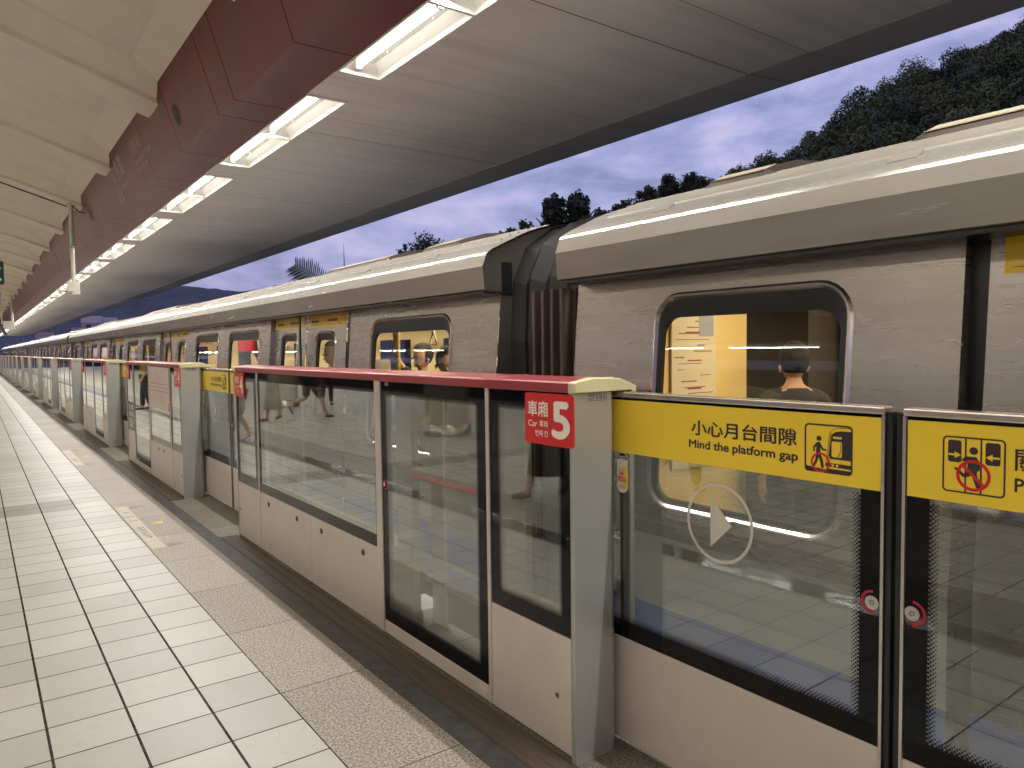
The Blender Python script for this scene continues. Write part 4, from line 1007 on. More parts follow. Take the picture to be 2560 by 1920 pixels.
carA = car(3.56, 26.55, [D0+DP*i for i in range(4)], [(4.10, 5.28)]+[(w0+DP*i, w1+DP*i) for i in range(3) for w0, w1 in ((8.08, 9.26), (9.74, 10.90))]+[(25.1, 26.1)],
           'metro car beyond the gap, brushed steel with yellow door labels and straps in its windows', (0.165, 0.0),
           [(4.35, 5.15), (5.45, 7.1), (13.5, 16.5), (20.2, 23.4)], straps=[(3.15, 4.2+0.3*i) for i in range(5)]+[(4.9, 4.6+0.35*i) for i in range(9)]+[(3.15, 8.2+0.4*i) for i in range(7)])
carB = car(-20.1, 2.86, [0.035-DP*i for i in range(4)], [(1.40, 2.30)], 'nearest metro car, brushed steel with one big window above the gates', (0.0, 0.055),
           [(1.80, 2.42), (0.6, 1.46)], straps=[(4.9, 1.2+0.3*i) for i in range(3)])
for i in range(1, 4):
    c = copy_tree(carA); c.location.y += 23.62*i
    c['label'] = 'far metro car, %s in the train counted from the nearest car' % ordn(i+1)
# gangway between the two near cars
def gangway(yc, label):
    t = empty('gangway_bellows', (XT+1.58, yc, 0), label, 'gangway')
    a, c = yc-0.37, yc+0.37
    arch = [(2.66, 0.1), (2.62, 1.7), (2.64, 2.05), (2.74, 2.26), (2.95, 2.40), (3.3, 2.50), (XT+1.58, 2.55)]
    arch = arch+[(2*(XT+1.58)-x, z) for x, z in reversed(arch[:-1])]
    b = MB(); N = 9; n = len(arch); V = []
    for i in range(N):
        y = a+(c-a)*i/(N-1); k = 0.05 if i % 2 else 0.0
        for x, z in arch:
            d = Vector((x-(XT+1.58), 0, z-1.2)); d = d/ max(1e-6, d.length); V.append((x-d.x*k, y, z-d.z*k))
    b.add(V, [(i*n+j, i*n+j+1, (i+1)*n+j+1, (i+1)*n+j) for i in range(N-1) for j in range(n-1)]); b.build('bellows', M['black'], t)
    b = MB()
    for i in range(4):
        y = a+0.075+i*0.078; b.prism([(XT+0.10, y), (XT+0.035, y+0.012), (XT+0.03, y+0.022), (XT+0.035, y+0.034), (XT+0.10, y+0.05)], 2, 0.15, 1.955)
    b.box(XT+0.098, XT+0.12, a+0.05, a+0.42, 0.15, 1.955)
    b.build('gap_barrier', M['bellows'], t)
    b = MB(); b.box(3.42, 4.64, a, c, 0.0, 0.03); b.box(3.42, 4.64, a, c, 2.03, 2.06); b.box(3.41, 3.44, a, c, 0.0, 2.06); b.box(4.62, 4.65, a, c, 0.0, 2.06); b.build('passage', M['tdark'], t)
gangway(3.21, 'black bellows and copper brown gap barrier between the two nearest cars')
for i in range(1, 4): gangway(3.21+23.62*i, 'dark bellows at the %s gap between far cars of the train' % ordn(i))
# poster on the end wall of the nearest car, red screen in the far car
t = MB(); t.box(3.12, 3.50, 2.741, 2.752, 0.95, 1.92); po = tag(t.build('wall_poster', simple('poster_paper', (0.72, 0.62, 0.45), 0.5)), 'pale line map poster on the yellow end wall inside the nearest car', 'poster')
b = MB()
for i in range(26):
    z = 1.0+i*0.034; w = random.uniform(0.05, 0.3); x0 = random.uniform(3.14, 3.48-w); b.box(x0, x0+w, 2.7395, 2.7415, z, z+random.uniform(0.003, 0.008))
b.build('printing', M['grey_ink'], po)
b = MB()
for i in range(5):
    z = 1.08+i*0.16; x0 = random.uniform(3.16, 3.3); b.box(x0, x0+0.12, 2.7392, 2.7412, z, z+0.007)
b.build('red_lines', M['lockred'], po)
b = MB(); b.box(3.35, 3.48, 2.7392, 2.741, 1.70, 1.90); b.build('blue_block', simple('poster_blue', (0.35, 0.36, 0.45), 0.5), po)
t = empty('info_screen', (3.2, 10.4, 1.7), 'red lit screen seen through a window of the car beyond the gap', 'screen')
b = MB(); b.box(3.05, 3.08, 9.95, 10.75, 1.62, 1.90); b.build('casing', M['black'], t)
b = MB(); b.box(3.043, 3.0495, 9.99, 10.71, 1.645, 1.88); b.build('display', emis('screen_red', (0.85, 0.02, 0.06), 0.9), t)
# ------------------------------------------------------------------ background
def mat_leaf(name, a, b_, scale=0.35):
    m, nt, b = new_mat(name)
    n = noise_(nt, scale, 4, 0.65); n2 = noise_(nt, scale*9, 2, 0.6)
    c = ramp(nt, n, 0.32, 0.68, a, b_); c = mixc(nt, math_(nt, 'MULTIPLY', ramp(nt, n2, 0.4, 0.7), 0.4), c, tuple(q*0.55 for q in a))
    nt.links.new(c, b.inputs['Base Color']); b.inputs['Roughness'].default_value = 0.6
    return m
M['leaf_hill'] = mat_leaf('hill_foliage', (0.024, 0.040, 0.012), (0.115, 0.150, 0.034), 0.16)
M['leaf_dark'] = mat_leaf('dark_foliage', (0.015, 0.024, 0.010), (0.044, 0.058, 0.020), 0.4)
M['leaf_mid'] = mat_leaf('mid_foliage', (0.035, 0.058, 0.014), (0.11, 0.15, 0.03), 0.4)
M['bark'] = simple('bark', (0.07, 0.055, 0.04), 0.9, 0, 0.3, 4)
def pol(az, el, d):
    a = math.radians(az); return Vector((d*math.sin(a), d*math.cos(a), 1.65+d*math.tan(math.radians(el))))
def leafcloud(b, c, rad, n, size, rnd, shell=0.55, jit=0.6):
    for _ in range(n):
        v = Vector((rnd.gauss(0, 1), rnd.gauss(0, 1), rnd.gauss(0, 1))).normalized()
        r = rnd.uniform(shell, 1.0); r *= 1+0.28*noise.noise(Vector(v)*2.2+Vector(c)*0.37)
        p = Vector(c)+Vector((v.x*rad[0], v.y*rad[1], v.z*rad[2]))*r
        s = size*rnd.uniform(0.6, 1.5); nrm = (v+Vector((rnd.gauss(0, jit), rnd.gauss(0, jit), rnd.gauss(0, jit)))).normalized()
        a = nrm.orthogonal().normalized(); a.rotate(Matrix.Rotation(rnd.uniform(0, 6.28), 3, nrm)); q = nrm.cross(a)
        b.add([p-a*s-q*s*0.35, p+a*s*0.15-q*s*0.6, p+a*s*1.1, p-a*s*0.1+q*s*0.6], [(0, 1, 2, 3)])
RIDGE = [(36, 8.5), (40, 9.4), (43.5, 10.3), (46, 11.0), (48.3, 11.9), (50.0, 12.2), (51.7, 11.9), (53.4, 12.3), (55.6, 12.9), (57.0, 13.6), (58.7, 14.6), (60.5, 15.4), (61.4, 16.2), (63.3, 17.1), (65.2, 17.5), (66.7, 17.6), (67.7, 18.4), (69.5, 18.6), (71, 19.3), (75, 20.3), (82, 21.5), (95, 21)]
def ridge_el(az):
    for (a0, e0), (a1, e1) in zip(RIDGE[:-1], RIDGE[1:]):
        if a0 <= az <= a1: return e0+(e1-e0)*(az-a0)/(a1-a0)
    return RIDGE[0][1] if az < RIDGE[0][0] else RIDGE[-1][1]
def hill_pt(az, s):
    d1 = 150+60*math.sin(math.radians((az-40)*2.2)); d0 = 62
    d = d0+(d1-d0)*s; zt = 1.65+d1*math.tan(math.radians(ridge_el(az)-0.9)); z = -6+(zt+6)*(s**0.85)
    a = math.radians(az); return Vector((d*math.sin(a), d*math.cos(a), z))
b = MB(); NA, NS = 60, 10
V = [hill_pt(34+62*i/NA, j/NS) for i in range(NA+1) for j in range(NS+1)]+[hill_pt(34+62*i/NA, 1)+Vector((math.sin(math.radians(34+62*i/NA)), math.cos(math.radians(34+62*i/NA)), 0))*160-Vector((0, 0, hill_pt(34+62*i/NA, 1).z+6)) for i in range(NA+1)]
F = [(i*(NS+1)+j, i*(NS+1)+j+1, (i+1)*(NS+1)+j+1, (i+1)*(NS+1)+j) for i in range(NA) for j in range(NS)]
k0 = (NA+1)*(NS+1); F += [(i*(NS+1)+NS, k0+i, k0+i+1, (i+1)*(NS+1)+NS) for i in range(NA)]
b.add(V, F); tag(b.build('hill', simple('hill_soil', (0.03, 0.034, 0.018), 0.95, 0, 0.4, 0.05)), kind='structure')
rnd = random.Random(11)
b = MB()
crowns = []
for i in range(9000):
    az = rnd.uniform(44, 84); sv = 1-rnd.random()**1.4*0.66
    if az < 57 and sv < 0.75: continue
    p = hill_pt(az, sv); d = math.hypot(p.x, p.y); R = rnd.choice((1.7, 2.3, 2.8, 3.6))*rnd.uniform(0.85, 1.15)*(d/165)**0.5
    if az < 57: R *= 0.7
    if any((p-q).length < 0.80*(R+r2) for q, r2 in crowns): continue
    crowns.append((p, R))
for p, R in crowns:
    b.mat(rnd.choice((0, 0, 0, 1, 1, 2)))
    h = R*rnd.uniform(0.85, 1.25); c = p+Vector((0, 0, R*rnd.uniform(0.2, 0.9)))
    leafcloud(b, c, (R, R, h), int(150*R), 0.26, rnd, 0.86, 0.38)
    for k in range(5):
        a = rnd.uniform(0, 6.28); q = c+Vector((math.cos(a)*R*0.6, math.sin(a)*R*0.6, h*rnd.uniform(0.1, 0.6)))
        leafcloud(b, q, (R*0.45, R*0.45, R*0.42), int(34*R), 0.22, rnd, 0.8, 0.4)
print('CROWNS', len(crowns), len(b.f))
for k in range(26):                                      # ridge-line crowns standing a little proud
    az = rnd.uniform(57, 75); p = hill_pt(az, 1.0); R = rnd.uniform(1.2, 2.4); leafcloud(b, p+Vector((0, 0, R*0.9)), (R, R, R*1.1), 300, 0.24, rnd, 0.5, 0.6)
tag(b.build('hillside_forest', [M['leaf_hill'], mat_leaf('hill_foliage_dark', (0.012, 0.022, 0.008), (0.060, 0.085, 0.022), 0.2), mat_leaf('hill_foliage_olive', (0.035, 0.048, 0.012), (0.16, 0.18, 0.045), 0.2)]), 'dense dark green forest covering the hillside to the right', 'forest', kind='stuff')
def tree(az, el_top, d, w, hcrown, label, m, n=2600, leafs=0.16, lobes=7, seed=1, pointy=0.0, name='tree'):
    rn = random.Random(seed); top = pol(az, el_top, d); base = Vector((top.x, top.y, -6))
    t = empty(name, base, label, 'tree', 'trees standing behind the train')
    zc = top.z-hcrown
    tr = MB(); tr.tube([base, base+Vector((0.1, 0, (zc+6)*0.6)), Vector((top.x, top.y, zc+hcrown*0.55))], [0.35, 0.26, 0.08], 10)
    for i in range(6):
        a = rn.uniform(0, 6.28); z0 = zc+hcrown*rn.uniform(0.0, 0.5)
        tr.tube([(top.x, top.y, z0), (top.x+math.cos(a)*w*0.25, top.y+math.sin(a)*w*0.25, z0+hcrown*0.15), (top.x+math.cos(a)*w*0.42, top.y+math.sin(a)*w*0.42, z0+hcrown*0.3)], [0.12, 0.08, 0.02], 6)
    tr.build('trunk', M['bark'], t)
    cb = MB()
    lobes = lobes*2
    for i in range(lobes):
        f = (i+rn.random()*0.8)/lobes; wr = w*(1-pointy*f)*0.5
        a = i*2.4+rn.uniform(-0.5, 0.5); rr_ = rn.uniform(0.25, 0.85)*wr
        R = w*rn.uniform(0.17, 0.27)*(1-0.55*pointy*f)
        c = Vector((top.x+math.cos(a)*rr_, top.y+math.sin(a)*rr_, zc+R*0.5+(hcrown-R*1.4)*f))
        leafcloud(cb, c, (R, R, R*rn.uniform(0.7, 1.1)), int(1.5*n)//lobes, leafs*0.62, rn, 0.3, 0.7)
    R = w*0.13; leafcloud(cb, Vector((top.x, top.y, top.z-R*1.2)), (R, R, R*1.5), int(1.5*n)//lobes, leafs*0.6, rn, 0.2, 0.7)
    cb.build('crown', m, t)
    return t
tree(39.75, 11.6, 46, 2.7, 3.4, 'dark tree rising over the gap between the cars, left of a pair', M['leaf_dark'], 3800, 0.17, 10, 3, 0.5)
tree(41.65, 11.75, 47, 2.7, 3.4, 'dark tree rising over the gap between the cars, right of a pair', M['leaf_dark'], 3800, 0.17, 10, 4, 0.5)
tree(45.1, 10.95, 58, 3.0, 3.2, 'dark bushy tree between the bellows and the foot of the hill', M['leaf_dark'], 2800, 0.17, 9, 21, 0.3)
tree(43.2, 10.4, 46, 2.6, 3.6, 'dark tree just behind the black bellows', M['leaf_dark'], 2600, 0.17, 8, 5, 0.4)
tree(37.4, 9.75, 45, 2.6, 3.6, 'low dark round tree left of the pointed pair', M['leaf_dark'], 2600, 0.17, 8, 6, 0.3)
tree(35.6, 8.9, 47, 2.0, 3.2, 'lowest dark tree peeping over the roof of the car beyond the gap', M['leaf_dark'], 1800, 0.17, 7, 7, 0.3)
tree(46.9, 12.0, 60, 3.0, 3.4, 'feathery dark tree at the left foot of the hill', M['leaf_dark'], 2600, 0.17, 8, 8, 0.4)
tree(48.6, 12.75, 62, 3.4, 3.6, 'spiky dark tree at the foot of the hill', M['leaf_dark'], 3000, 0.17, 9, 9, 0.4)
tree(50.3, 12.8, 62, 3.2, 3.6, 'second spiky dark tree at the foot of the hill', M['leaf_dark'], 3000, 0.17, 9, 10, 0.4)
tree(53.6, 13.0, 66, 4.0, 3.4, 'green bushy tree low on the hillside', M['leaf_mid'], 2800, 0.19, 9, 12, 0.2)
tree(55.7, 13.8, 66, 5.0, 4.0, 'bright green round tree in front of the dark hill', M['leaf_mid'], 3600, 0.19, 10, 13, 0.1)
tree(29.9, 8.95, 58, 4.4, 4.4, 'airy tree with thin branches over the roof of the car beyond the gap', M['leaf_dark'], 1900, 0.17, 11, 14, 0.2)
tree(28.2, 8.0, 58, 1.8, 3.0, 'small loose sprig of a tree left of the airy one', M['leaf_dark'], 420, 0.17, 5, 15, 0.2)
# palm
pr = pol(22.6, 4.6, 42); t = empty('palm_tree', (pr.x, pr.y, -6), 'palm tree with one big feathery frond showing above the train roof', 'palm tree')
b = MB(); b.tube([(pr.x, pr.y, -6), (pr.x+0.1, pr.y, -2), (pr.x, pr.y, pr.z)], [0.28, 0.2, 0.16], 10); b.build('trunk', M['bark'], t)
Rv = Vector((_r.x, _r.y, 0)).normalized(); Fv = Vector((-Rv.y, Rv.x, 0))
def frond(t, dirv, length, rise, droop, nl=34, ll=0.62):
    b = MB(); pts = []
    for i in range(13):
        s = i/12; pts.append(Vector(pr)+dirv*length*s+Vector((0, 0, rise*s-droop*s*s)))
    b.tube(pts, [0.035*(1-0.85*i/12) for i in range(13)], 6)
    for i in range(nl):
        s = 0.12+0.84*i/nl; k = s*12; j = min(11, int(k)); p = pts[j].lerp(pts[j+1], k-j); d = (pts[j+1]-pts[j]).normalized()
        side_ = d.cross(Vector((0, 0, 1))).normalized(); up = side_.cross(d)
        L = ll*(0.45+0.55*math.sin(math.pi*min(1, 0.15+0.8*s)))*random.uniform(0.85, 1.1)
        for sg in (-1, 1):
            e = (side_*sg*0.45+up*0.8*(1 if sg > 0 else -0.95)+d*0.55).normalized()*L+Vector((0, 0, -0.16*L))
            w = d*0.042
            b.add([p-w, p+w, p+e*0.6+w*0.9+Vector((0, 0, 0.02)), p+e, p+e*0.6-w*0.9], [(0, 1, 2, 3, 4)])
    b.build('frond', M['leaf_dark'], t)
frond(t, -Rv, 2.1, 2.05, 0.62, 19, 1.15); frond(t, Rv*0.9+Fv*0.2, 1.5, 1.5, 0.75, 14, 0.8); frond(t, Rv*0.3-Fv*0.9, 1.7, 0.6, 1.9, 18, 0.9); frond(t, Fv*0.9-Rv*0.2, 1.8, 0.5, 1.9, 18, 0.9)
ap = pol(23.6, 8.0, 44); t = empty('antenna_mast', (ap.x, ap.y, -6), 'thin dark mast standing beside the palm', 'mast')
b = MB(); b.tube([(ap.x, ap.y, -6), (ap.x, ap.y, ap.z-1.9), (ap.x, ap.y, ap.z)], [0.10, 0.045, 0.008], 8); b.build('pole', M['bolt'], t)
# far mountains
MT = [(-6, 2.0), (0, 2.6), (4, 3.3), (8, 4.0), (10, 4.5), (12.4, 4.67), (14, 4.55), (16.1, 4.34), (17.4, 4.5), (18.7, 4.85), (20, 5.05), (22, 4.8), (25, 4.2), (29, 3.6), (34, 3.2), (40, 3.0)]
b = MB(); V = []; n = 90
def mel(az):
    for (a0, e0), (a1, e1) in zip(MT[:-1], MT[1:]):
        if a0 <= az <= a1: return e0+(e1-e0)*(az-a0)/(a1-a0)
    return 3
for i in range(n+1):
    az = -6+46*i/n
    for j in range(9):
        s = j/8; d = 900+1500*s; a = math.radians(az)
        zt = 1.65+2400*math.tan(math.radians(mel(az)+0.10*noise.noise(Vector((az*1.7, 0, 0)))))
        V.append((d*math.sin(a), d*math.cos(a), -6+(zt+6)*s**0.9*(1+(0.12*noise.noise(Vector((az*0.9, s*6, 3))) if 0 < j < 8 else 0))))
    a = math.radians(az); V.append((4200*math.sin(a), 4200*math.cos(a), -6))
b.add(V, [(i*10+j, i*10+j+1, (i+1)*10+j+1, (i+1)*10+j) for i in range(n) for j in range(9)], True)
mm = simple('hazy_mountain_forest', (0.045, 0.062, 0.085), 0.95, 0, 0.35, 0.012, (1, 1, 1), 0.6, 0.03, (1, 1, 1), 8)  # blue of the distant haze is mixed into the forest colour
tag(b.build('mountains', mm), kind='structure')
# flats at the far left
M['bwall'] = simple('flat_pale_wall', (0.44, 0.37, 0.38), 0.8, 0, 0.1, 0.3, dirt=0.2); M['btop'] = simple('flat_white_band', (0.62, 0.56, 0.62), 0.7, 0, 0.06, 0.3); M['bwin'] = simple('flat_window', (0.03, 0.035, 0.045), 0.15)
def block(az0, az1, el, d, depth, label, band_=True):
    p0, p1 = pol(az0, el, d), pol(az1, el, d); dv = (p1-p0); dv.z = 0; L = dv.length; dv.normalize(); bk = Vector((-dv.y, dv.x, 0)); z1 = p0.z
    c = (p0+p1)/2; t = empty('apartment_building', (c.x, c.y, -6), label, 'building', 'flats beyond the platform end')
    def P(u, v, z): q = p0+dv*u+bk*v; return (q.x, q.y, z)
    b = MB(); V = [P(0, 0, -6), P(L, 0, -6), P(L, depth, -6), P(0, depth, -6), P(0, 0, z1), P(L, 0, z1), P(L, depth, z1), P(0, depth, z1)]
    b.add(V, [(0, 1, 5, 4), (1, 2, 6, 5), (2, 3, 7, 6), (3, 0, 4, 7), (4, 5, 6, 7)]); b.build('wall', M['bwall'], t)
    if band_:
        b = MB(); o = 0.12; h = 1.15
        V = [P(-o, -o, z1-h), P(L+o, -o, z1-h), P(L+o, depth+o, z1-h), P(-o, depth+o, z1-h), P(-o, -o, z1+0.25), P(L+o, -o, z1+0.25), P(L+o, depth+o, z1+0.25), P(-o, depth+o, z1+0.25)]
        b.add(V, [(0, 1, 5, 4), (1, 2, 6, 5), (2, 3, 7, 6), (3, 0, 4, 7), (4, 5, 6, 7), (0, 1, 2, 3)]); b.build('roof_band', M['btop'], t)
    z = z1-2.6
    while z > -3:
        u = 0.8
        while u+1.0 < L:
            b = MB(); b.add([P(u, -0.03, z), P(u+0.9, -0.03, z), P(u+0.9, -0.03, z+1.1), P(u, -0.03, z+1.1), P(u, 0.02, z), P(u+0.9, 0.02, z), P(u+0.9, 0.02, z+1.1), P(u, 0.02, z+1.1)], [(0, 1, 2, 3), (0, 1, 5, 4), (1, 2, 6, 5), (2, 3, 7, 6), (3, 0, 4, 7)]); b.build('window', M['bwin'], t); u += 2.0
        z -= 3.1
    return t
block(5.95, 7.15, 2.42, 175, 6, 'pale building tower with a whitish roof band above the train, left of two')
block(7.25, 8.05, 2.33, 182, 6, 'pale building block with a whitish roof band above the train, right of two')
block(5.35, 5.92, 1.72, 172, 5, 'lower brownish building left of the pale tower', False)
block(3.3, 4.35, 1.40, 150, 8, 'grey building below the end of the canopy', False)
# ------------------------------------------------------------------ people
M['skin'] = simple('skin', (0.50, 0.31, 0.22), 0.5); M['skin2'] = simple('skin_warm', (0.42, 0.25, 0.17), 0.5)
M['hair'] = simple('black_hair', (0.010, 0.008, 0.008), 0.75, 0, 0.4, 60); M['eye'] = simple('eye_dark', (0.01, 0.008, 0.007), 0.2)
def cloth(name, c): return simple(name, c, 0.85, 0, 0.1, 8)
def skinmesh(name, verts, edges, mat, parent, root=0, sub=2):
    me = bpy.data.meshes.new(name); o = bpy.data.objects.new(name, me); COL.objects.link(o)
    me.from_pydata([v[:3] for v in verts], [], []) if not edges else me.from_pydata([v[:3] for v in verts], edges, [])
    md = o.modifiers.new('skin', 'SKIN'); md.use_smooth_shade = True
    sv = me.skin_vertices[0].data
    for i, v in enumerate(verts):
        r = v[3]; sv[i].radius = (r, v[4] if len(v) > 4 else r); sv[i].use_root = (i == root)
    s = o.modifiers.new('sub', 'SUBSURF'); s.levels = sub; s.render_levels = sub
    dg = bpy.context.evaluated_depsgraph_get(); dg.update()
    m2 = bpy.data.meshes.new_from_object(o.evaluated_get(dg)); o.modifiers.clear(); o.data = m2; bpy.data.meshes.remove(me)
    for p in m2.polygons: p.use_smooth = True
    m2.materials.clear(); m2.materials.append(mat); o.parent = parent
    return o
def ellips(b, c, r, keep=None, n=20, m=14):
    V = [(c[0]+r[0]*math.sin(math.pi*j/m)*math.cos(2*math.pi*i/n), c[1]+r[1]*math.sin(math.pi*j/m)*math.sin(2*math.pi*i/n), c[2]+r[2]*math.cos(math.pi*j/m)) for j in range(m+1) for i in range(n)]
    F = []
    for j in range(m):
        for i in range(n):
            f = (j*n+i, j*n+(i+1) % n, (j+1)*n+(i+1) % n, (j+1)*n+i)
            if keep is None or all(keep(V[q]) for q in f): F.append(f)
    b.add(V, F, True)
def person(loc, rz, label, h=1.68, top=('shirt', (0.5, 0.5, 0.5)), bottom=('trousers', (0.03, 0.03, 0.035)), shoes=(0.03, 0.03, 0.03), step=0.0, arms=((-0.06, 0.0), (0.06, 0.0)), raise_arm=None, longhair=False, sm='skin', lift=0.0, slv=0.5, group='people seen in the gate glass and the train'):
    """local frame: x right, y forward, z up; step>0 puts the left leg forward and lifts the right heel"""
    k = h/1.70
    t = empty('person', loc, label, 'person', group); t.rotation_euler.z = rz; t.scale = (k, k, k)
    hipL, hipR = (-0.095, 0, 0.90), (0.095, 0, 0.90)
    kL = (-0.10, step*0.28+0.015, 0.49); aL = (-0.10, step*0.42, 0.085); tL = (-0.115, step*0.42+0.19, 0.03)
    kR = (0.10, -step*0.02+0.02, 0.49+0.0*step); aR = (0.10, -step*0.45, 0.085+step*0.30); tR = (0.115, -step*0.45+0.17-step*0.08, 0.03+step*0.10)
    V = [(0, 0, 0.96, 0.125, 0.105), (0, 0.005, 1.12, 0.118, 0.095), (0, 0, 1.28, 0.145, 0.105), (0, -0.01, 1.40, 0.105, 0.08), (0, -0.005, 1.475, 0.050), (0, 0.0, 1.56, 0.048)]
    E_ = [(i, i+1) for i in range(5)]
    def add(p, r, par): V.append((p[0], p[1], p[2], r)); E_.append((par, len(V)-1)); return len(V)-1
    for hp, kn, an, to in ((hipL, kL, aL, tL), (hipR, kR, aR, tR)):
        i = add(hp, 0.088, 0); j = add(kn, 0.058, i); j2 = add(tuple(kn[q]*0.6+an[q]*0.4-(0.015 if q == 1 else 0) for q in range(3)), 0.055, j); a = add(an, 0.04, j2); add(to, 0.034, a)
    hands = []
    for s, sx in ((0, -1), (1, 1)):
        sh = add((sx*0.175, -0.01, 1.385), 0.055, 3)
        if raise_arm == s: el = (sx*0.26, 0.10, 1.56); wr = (sx*0.20, 0.16, 1.80)
        else:
            fw = arms[s][0]; up = arms[s][1]; el = (sx*0.225, -0.02+fw*0.7, 1.12); wr = (sx*(0.225-0.10*up), 0.03+fw*1.6+0.20*up, 0.89+0.24*up)
        e_ = add(el, 0.042, sh); w = add(wr, 0.028, e_); d = (Vector(wr)-Vector(el)).normalized()
        pm = Vector(wr)+d*0.07; p = add(tuple(pm), 0.030, w); hands.append((Vector(wr), d, pm, sx))
        # fingers: unequal, slightly curled; thumb off the side of the palm
        sd_ = d.cross(Vector((sx, 0, 0))).normalized(); cu = Vector((-sx, 0, 0))
        for q, (of, L) in enumerate(((-0.024, 0.062), (-0.008, 0.074), (0.008, 0.070), (0.024, 0.055))):
            b0 = pm+sd_*of+d*0.015; f1 = add(tuple(b0+d*L*0.5), 0.0085, p); add(tuple(b0+d*L*0.85+cu*0.022), 0.0075, f1)
        th = add(tuple(Vector(wr)+d*0.045+sd_*-0.042), 0.010, p); add(tuple(Vector(wr)+d*0.085+sd_*-0.055+cu*0.015), 0.008, th)
    body = skinmesh('body', V, E_, M[sm], t)
    hd = MB(); ellips(hd, (0, 0.005, 1.618), (0.075, 0.093, 0.112)); ellips(hd, (0, 0.030, 1.560), (0.052, 0.062, 0.060))
    hm = bpy.data.meshes.new('head'); hm.from_pydata(hd.v, [], hd.f)
    bm = bmesh.new(); bm.from_mesh(body.data); bm.from_mesh(hm); bm.to_mesh(body.data); bm.free(); bpy.data.meshes.remove(hm)
    md = body.modifiers.new('remesh', 'REMESH'); md.mode = 'VOXEL'; md.voxel_size = 0.0085; md.use_smooth_shade = True
    ms = body.modifiers.new('smooth', 'SMOOTH'); ms.factor = 0.5; ms.iterations = 3
    dg = bpy.context.evaluated_depsgraph_get(); dg.update()
    m2 = bpy.data.meshes.new_from_object(body.evaluated_get(dg)); body.modifiers.clear(); body.data = m2
    m2.materials.clear(); m2.materials.append(M[sm])
    for p in m2.polygons: p.use_smooth = True; p.material_index = 0
    # face
    b = MB()
    for sx in (-1, 1): b.lathe(sx*0.031, 0.098, [(0.0, 1.588), (0.011, 1.594), (0.013, 1.60), (0.0, 1.607)], 10)
    me = b.build('eyes', M['eye']); me.parent = t
    b = MB(); b.add([(-0.014, 0.098, 1.545), (0.014, 0.098, 1.545), (0.0, 0.092, 1.60), (0.0, 0.124, 1.552)], [(0, 1, 3), (1, 2, 3), (2, 0, 3)]); o = b.build('nose', M[sm]); o.parent = t
    b = MB(); b.add([(-0.026, 0.094, 1.522), (0, 0.101, 1.527), (0.026, 0.094, 1.522), (0, 0.099, 1.514)], [(0, 1, 2, 3)]); o = b.build('mouth', M['skin2']); o.parent = t
    for sx in (-1, 1):
        b = MB(); b.tube([(sx*0.080, 0.01, 1.60), (sx*0.09, -0.002, 1.585), (sx*0.083, 0.008, 1.555)], [0.008, 0.011, 0.006], 6); o = b.build('ear', M[sm]); o.parent = t
    hb = MB(); ellips(hb, (0, -0.006, 1.640), (0.092, 0.110, 0.114), lambda p: not (p[1] > 0.03 and p[2] < 1.672) and p[2] > 1.545)
    if longhair: hb.prism(rr(-0.085, 0.085, 1.34, 1.66, 0.05, 4), 1, -0.105, -0.055)
    ho = hb.build('hair', M['hair']); ho.parent = t
    for p in ho.data.polygons: p.use_smooth = True
    # clothes
    tv = [(0, 0, 0.90, 0.150, 0.125), (0, 0.005, 1.10, 0.140, 0.118), (0, 0, 1.28, 0.165, 0.125), (0, -0.01, 1.405, 0.118, 0.092), (0, -0.008, 1.445, 0.062)]
    te = [(0, 1), (1, 2), (2, 3), (3, 4)]
    for s, sx in ((0, -1), (1, 1)):
        tv.append((sx*0.18, -0.01, 1.385, 0.068)); te.append((3, len(tv)-1)); i = len(tv)-1
        w_, d_, pm_, _ = hands[s]
        el = (sx*0.26, 0.10, 1.56) if raise_arm == s else (sx*0.225, -0.02+arms[s][0]*0.7, 1.12)
        if slv <= 0.5: tv.append(tuple(Vector(tv[i][:3]).lerp(Vector(el), 0.75))+(0.062,)); te.append((i, len(tv)-1))
        else:
            tv.append(el+(0.056,)); te.append((i, len(tv)-1)); tv.append(tuple(Vector(el).lerp(w_, 0.9))+(0.043,)); te.append((len(tv)-2, len(tv)-1))
    skinmesh('shirt', tv, te, cloth('cloth_top_%d' % len(bpy.data.materials), top[1]), t)
    cm = cloth('cloth_bottom_%d' % len(bpy.data.materials), bottom[1])
    if bottom[0] == 'skirt':
        b = MB(); pf = [(0.142, 1.00), (0.155, 0.90), (0.185, 0.62), (0.225, 0.30), (0.222, 0.30), (0.15, 0.90)]; b.lathe(0, 0.01, pf, 28); o = b.build('skirt', cm); o.parent = t
    else:
        f = 1.0 if bottom[0] == 'trousers' else 0.12
        wv = [(0, 0, 0.955, 0.145, 0.122)]; we = []
        for hp, kn, an in ((hipL, kL, aL), (hipR, kR, aR)):
            wv.append(hp+(0.108,)); we.append((0, len(wv)-1))
            wv.append(kn+(0.078 if f == 1 else 0.098,)); we.append((len(wv)-2, len(wv)-1))
            if f == 1: wv.append(tuple(an[q]*0.95+kn[q]*0.05 for q in range(3))+(0.062,)); we.append((len(wv)-2, len(wv)-1))
        skinmesh('trousers' if f == 1 else 'shorts', wv, we, cm, t)
    if shoes:
        sm_ = cloth('shoe_%d' % len(bpy.data.materials), shoes)
        for an, to in ((aL, tL), (aR, tR)):
            hl = Vector(an)-(Vector(to)-Vector(an)).normalized()*0.05; hl.z = an[2]-0.045
            skinmesh('shoe', [tuple(hl)+(0.040, 0.036), tuple(Vector(an)*0.45+Vector(to)*0.55-Vector((0, 0, 0.004)))+(0.046, 0.036), tuple(to)+(0.042, 0.028)], [(0, 1), (1, 2)], sm_, t, 1)
    return t
H_ = math.radians
PEOPLE = True
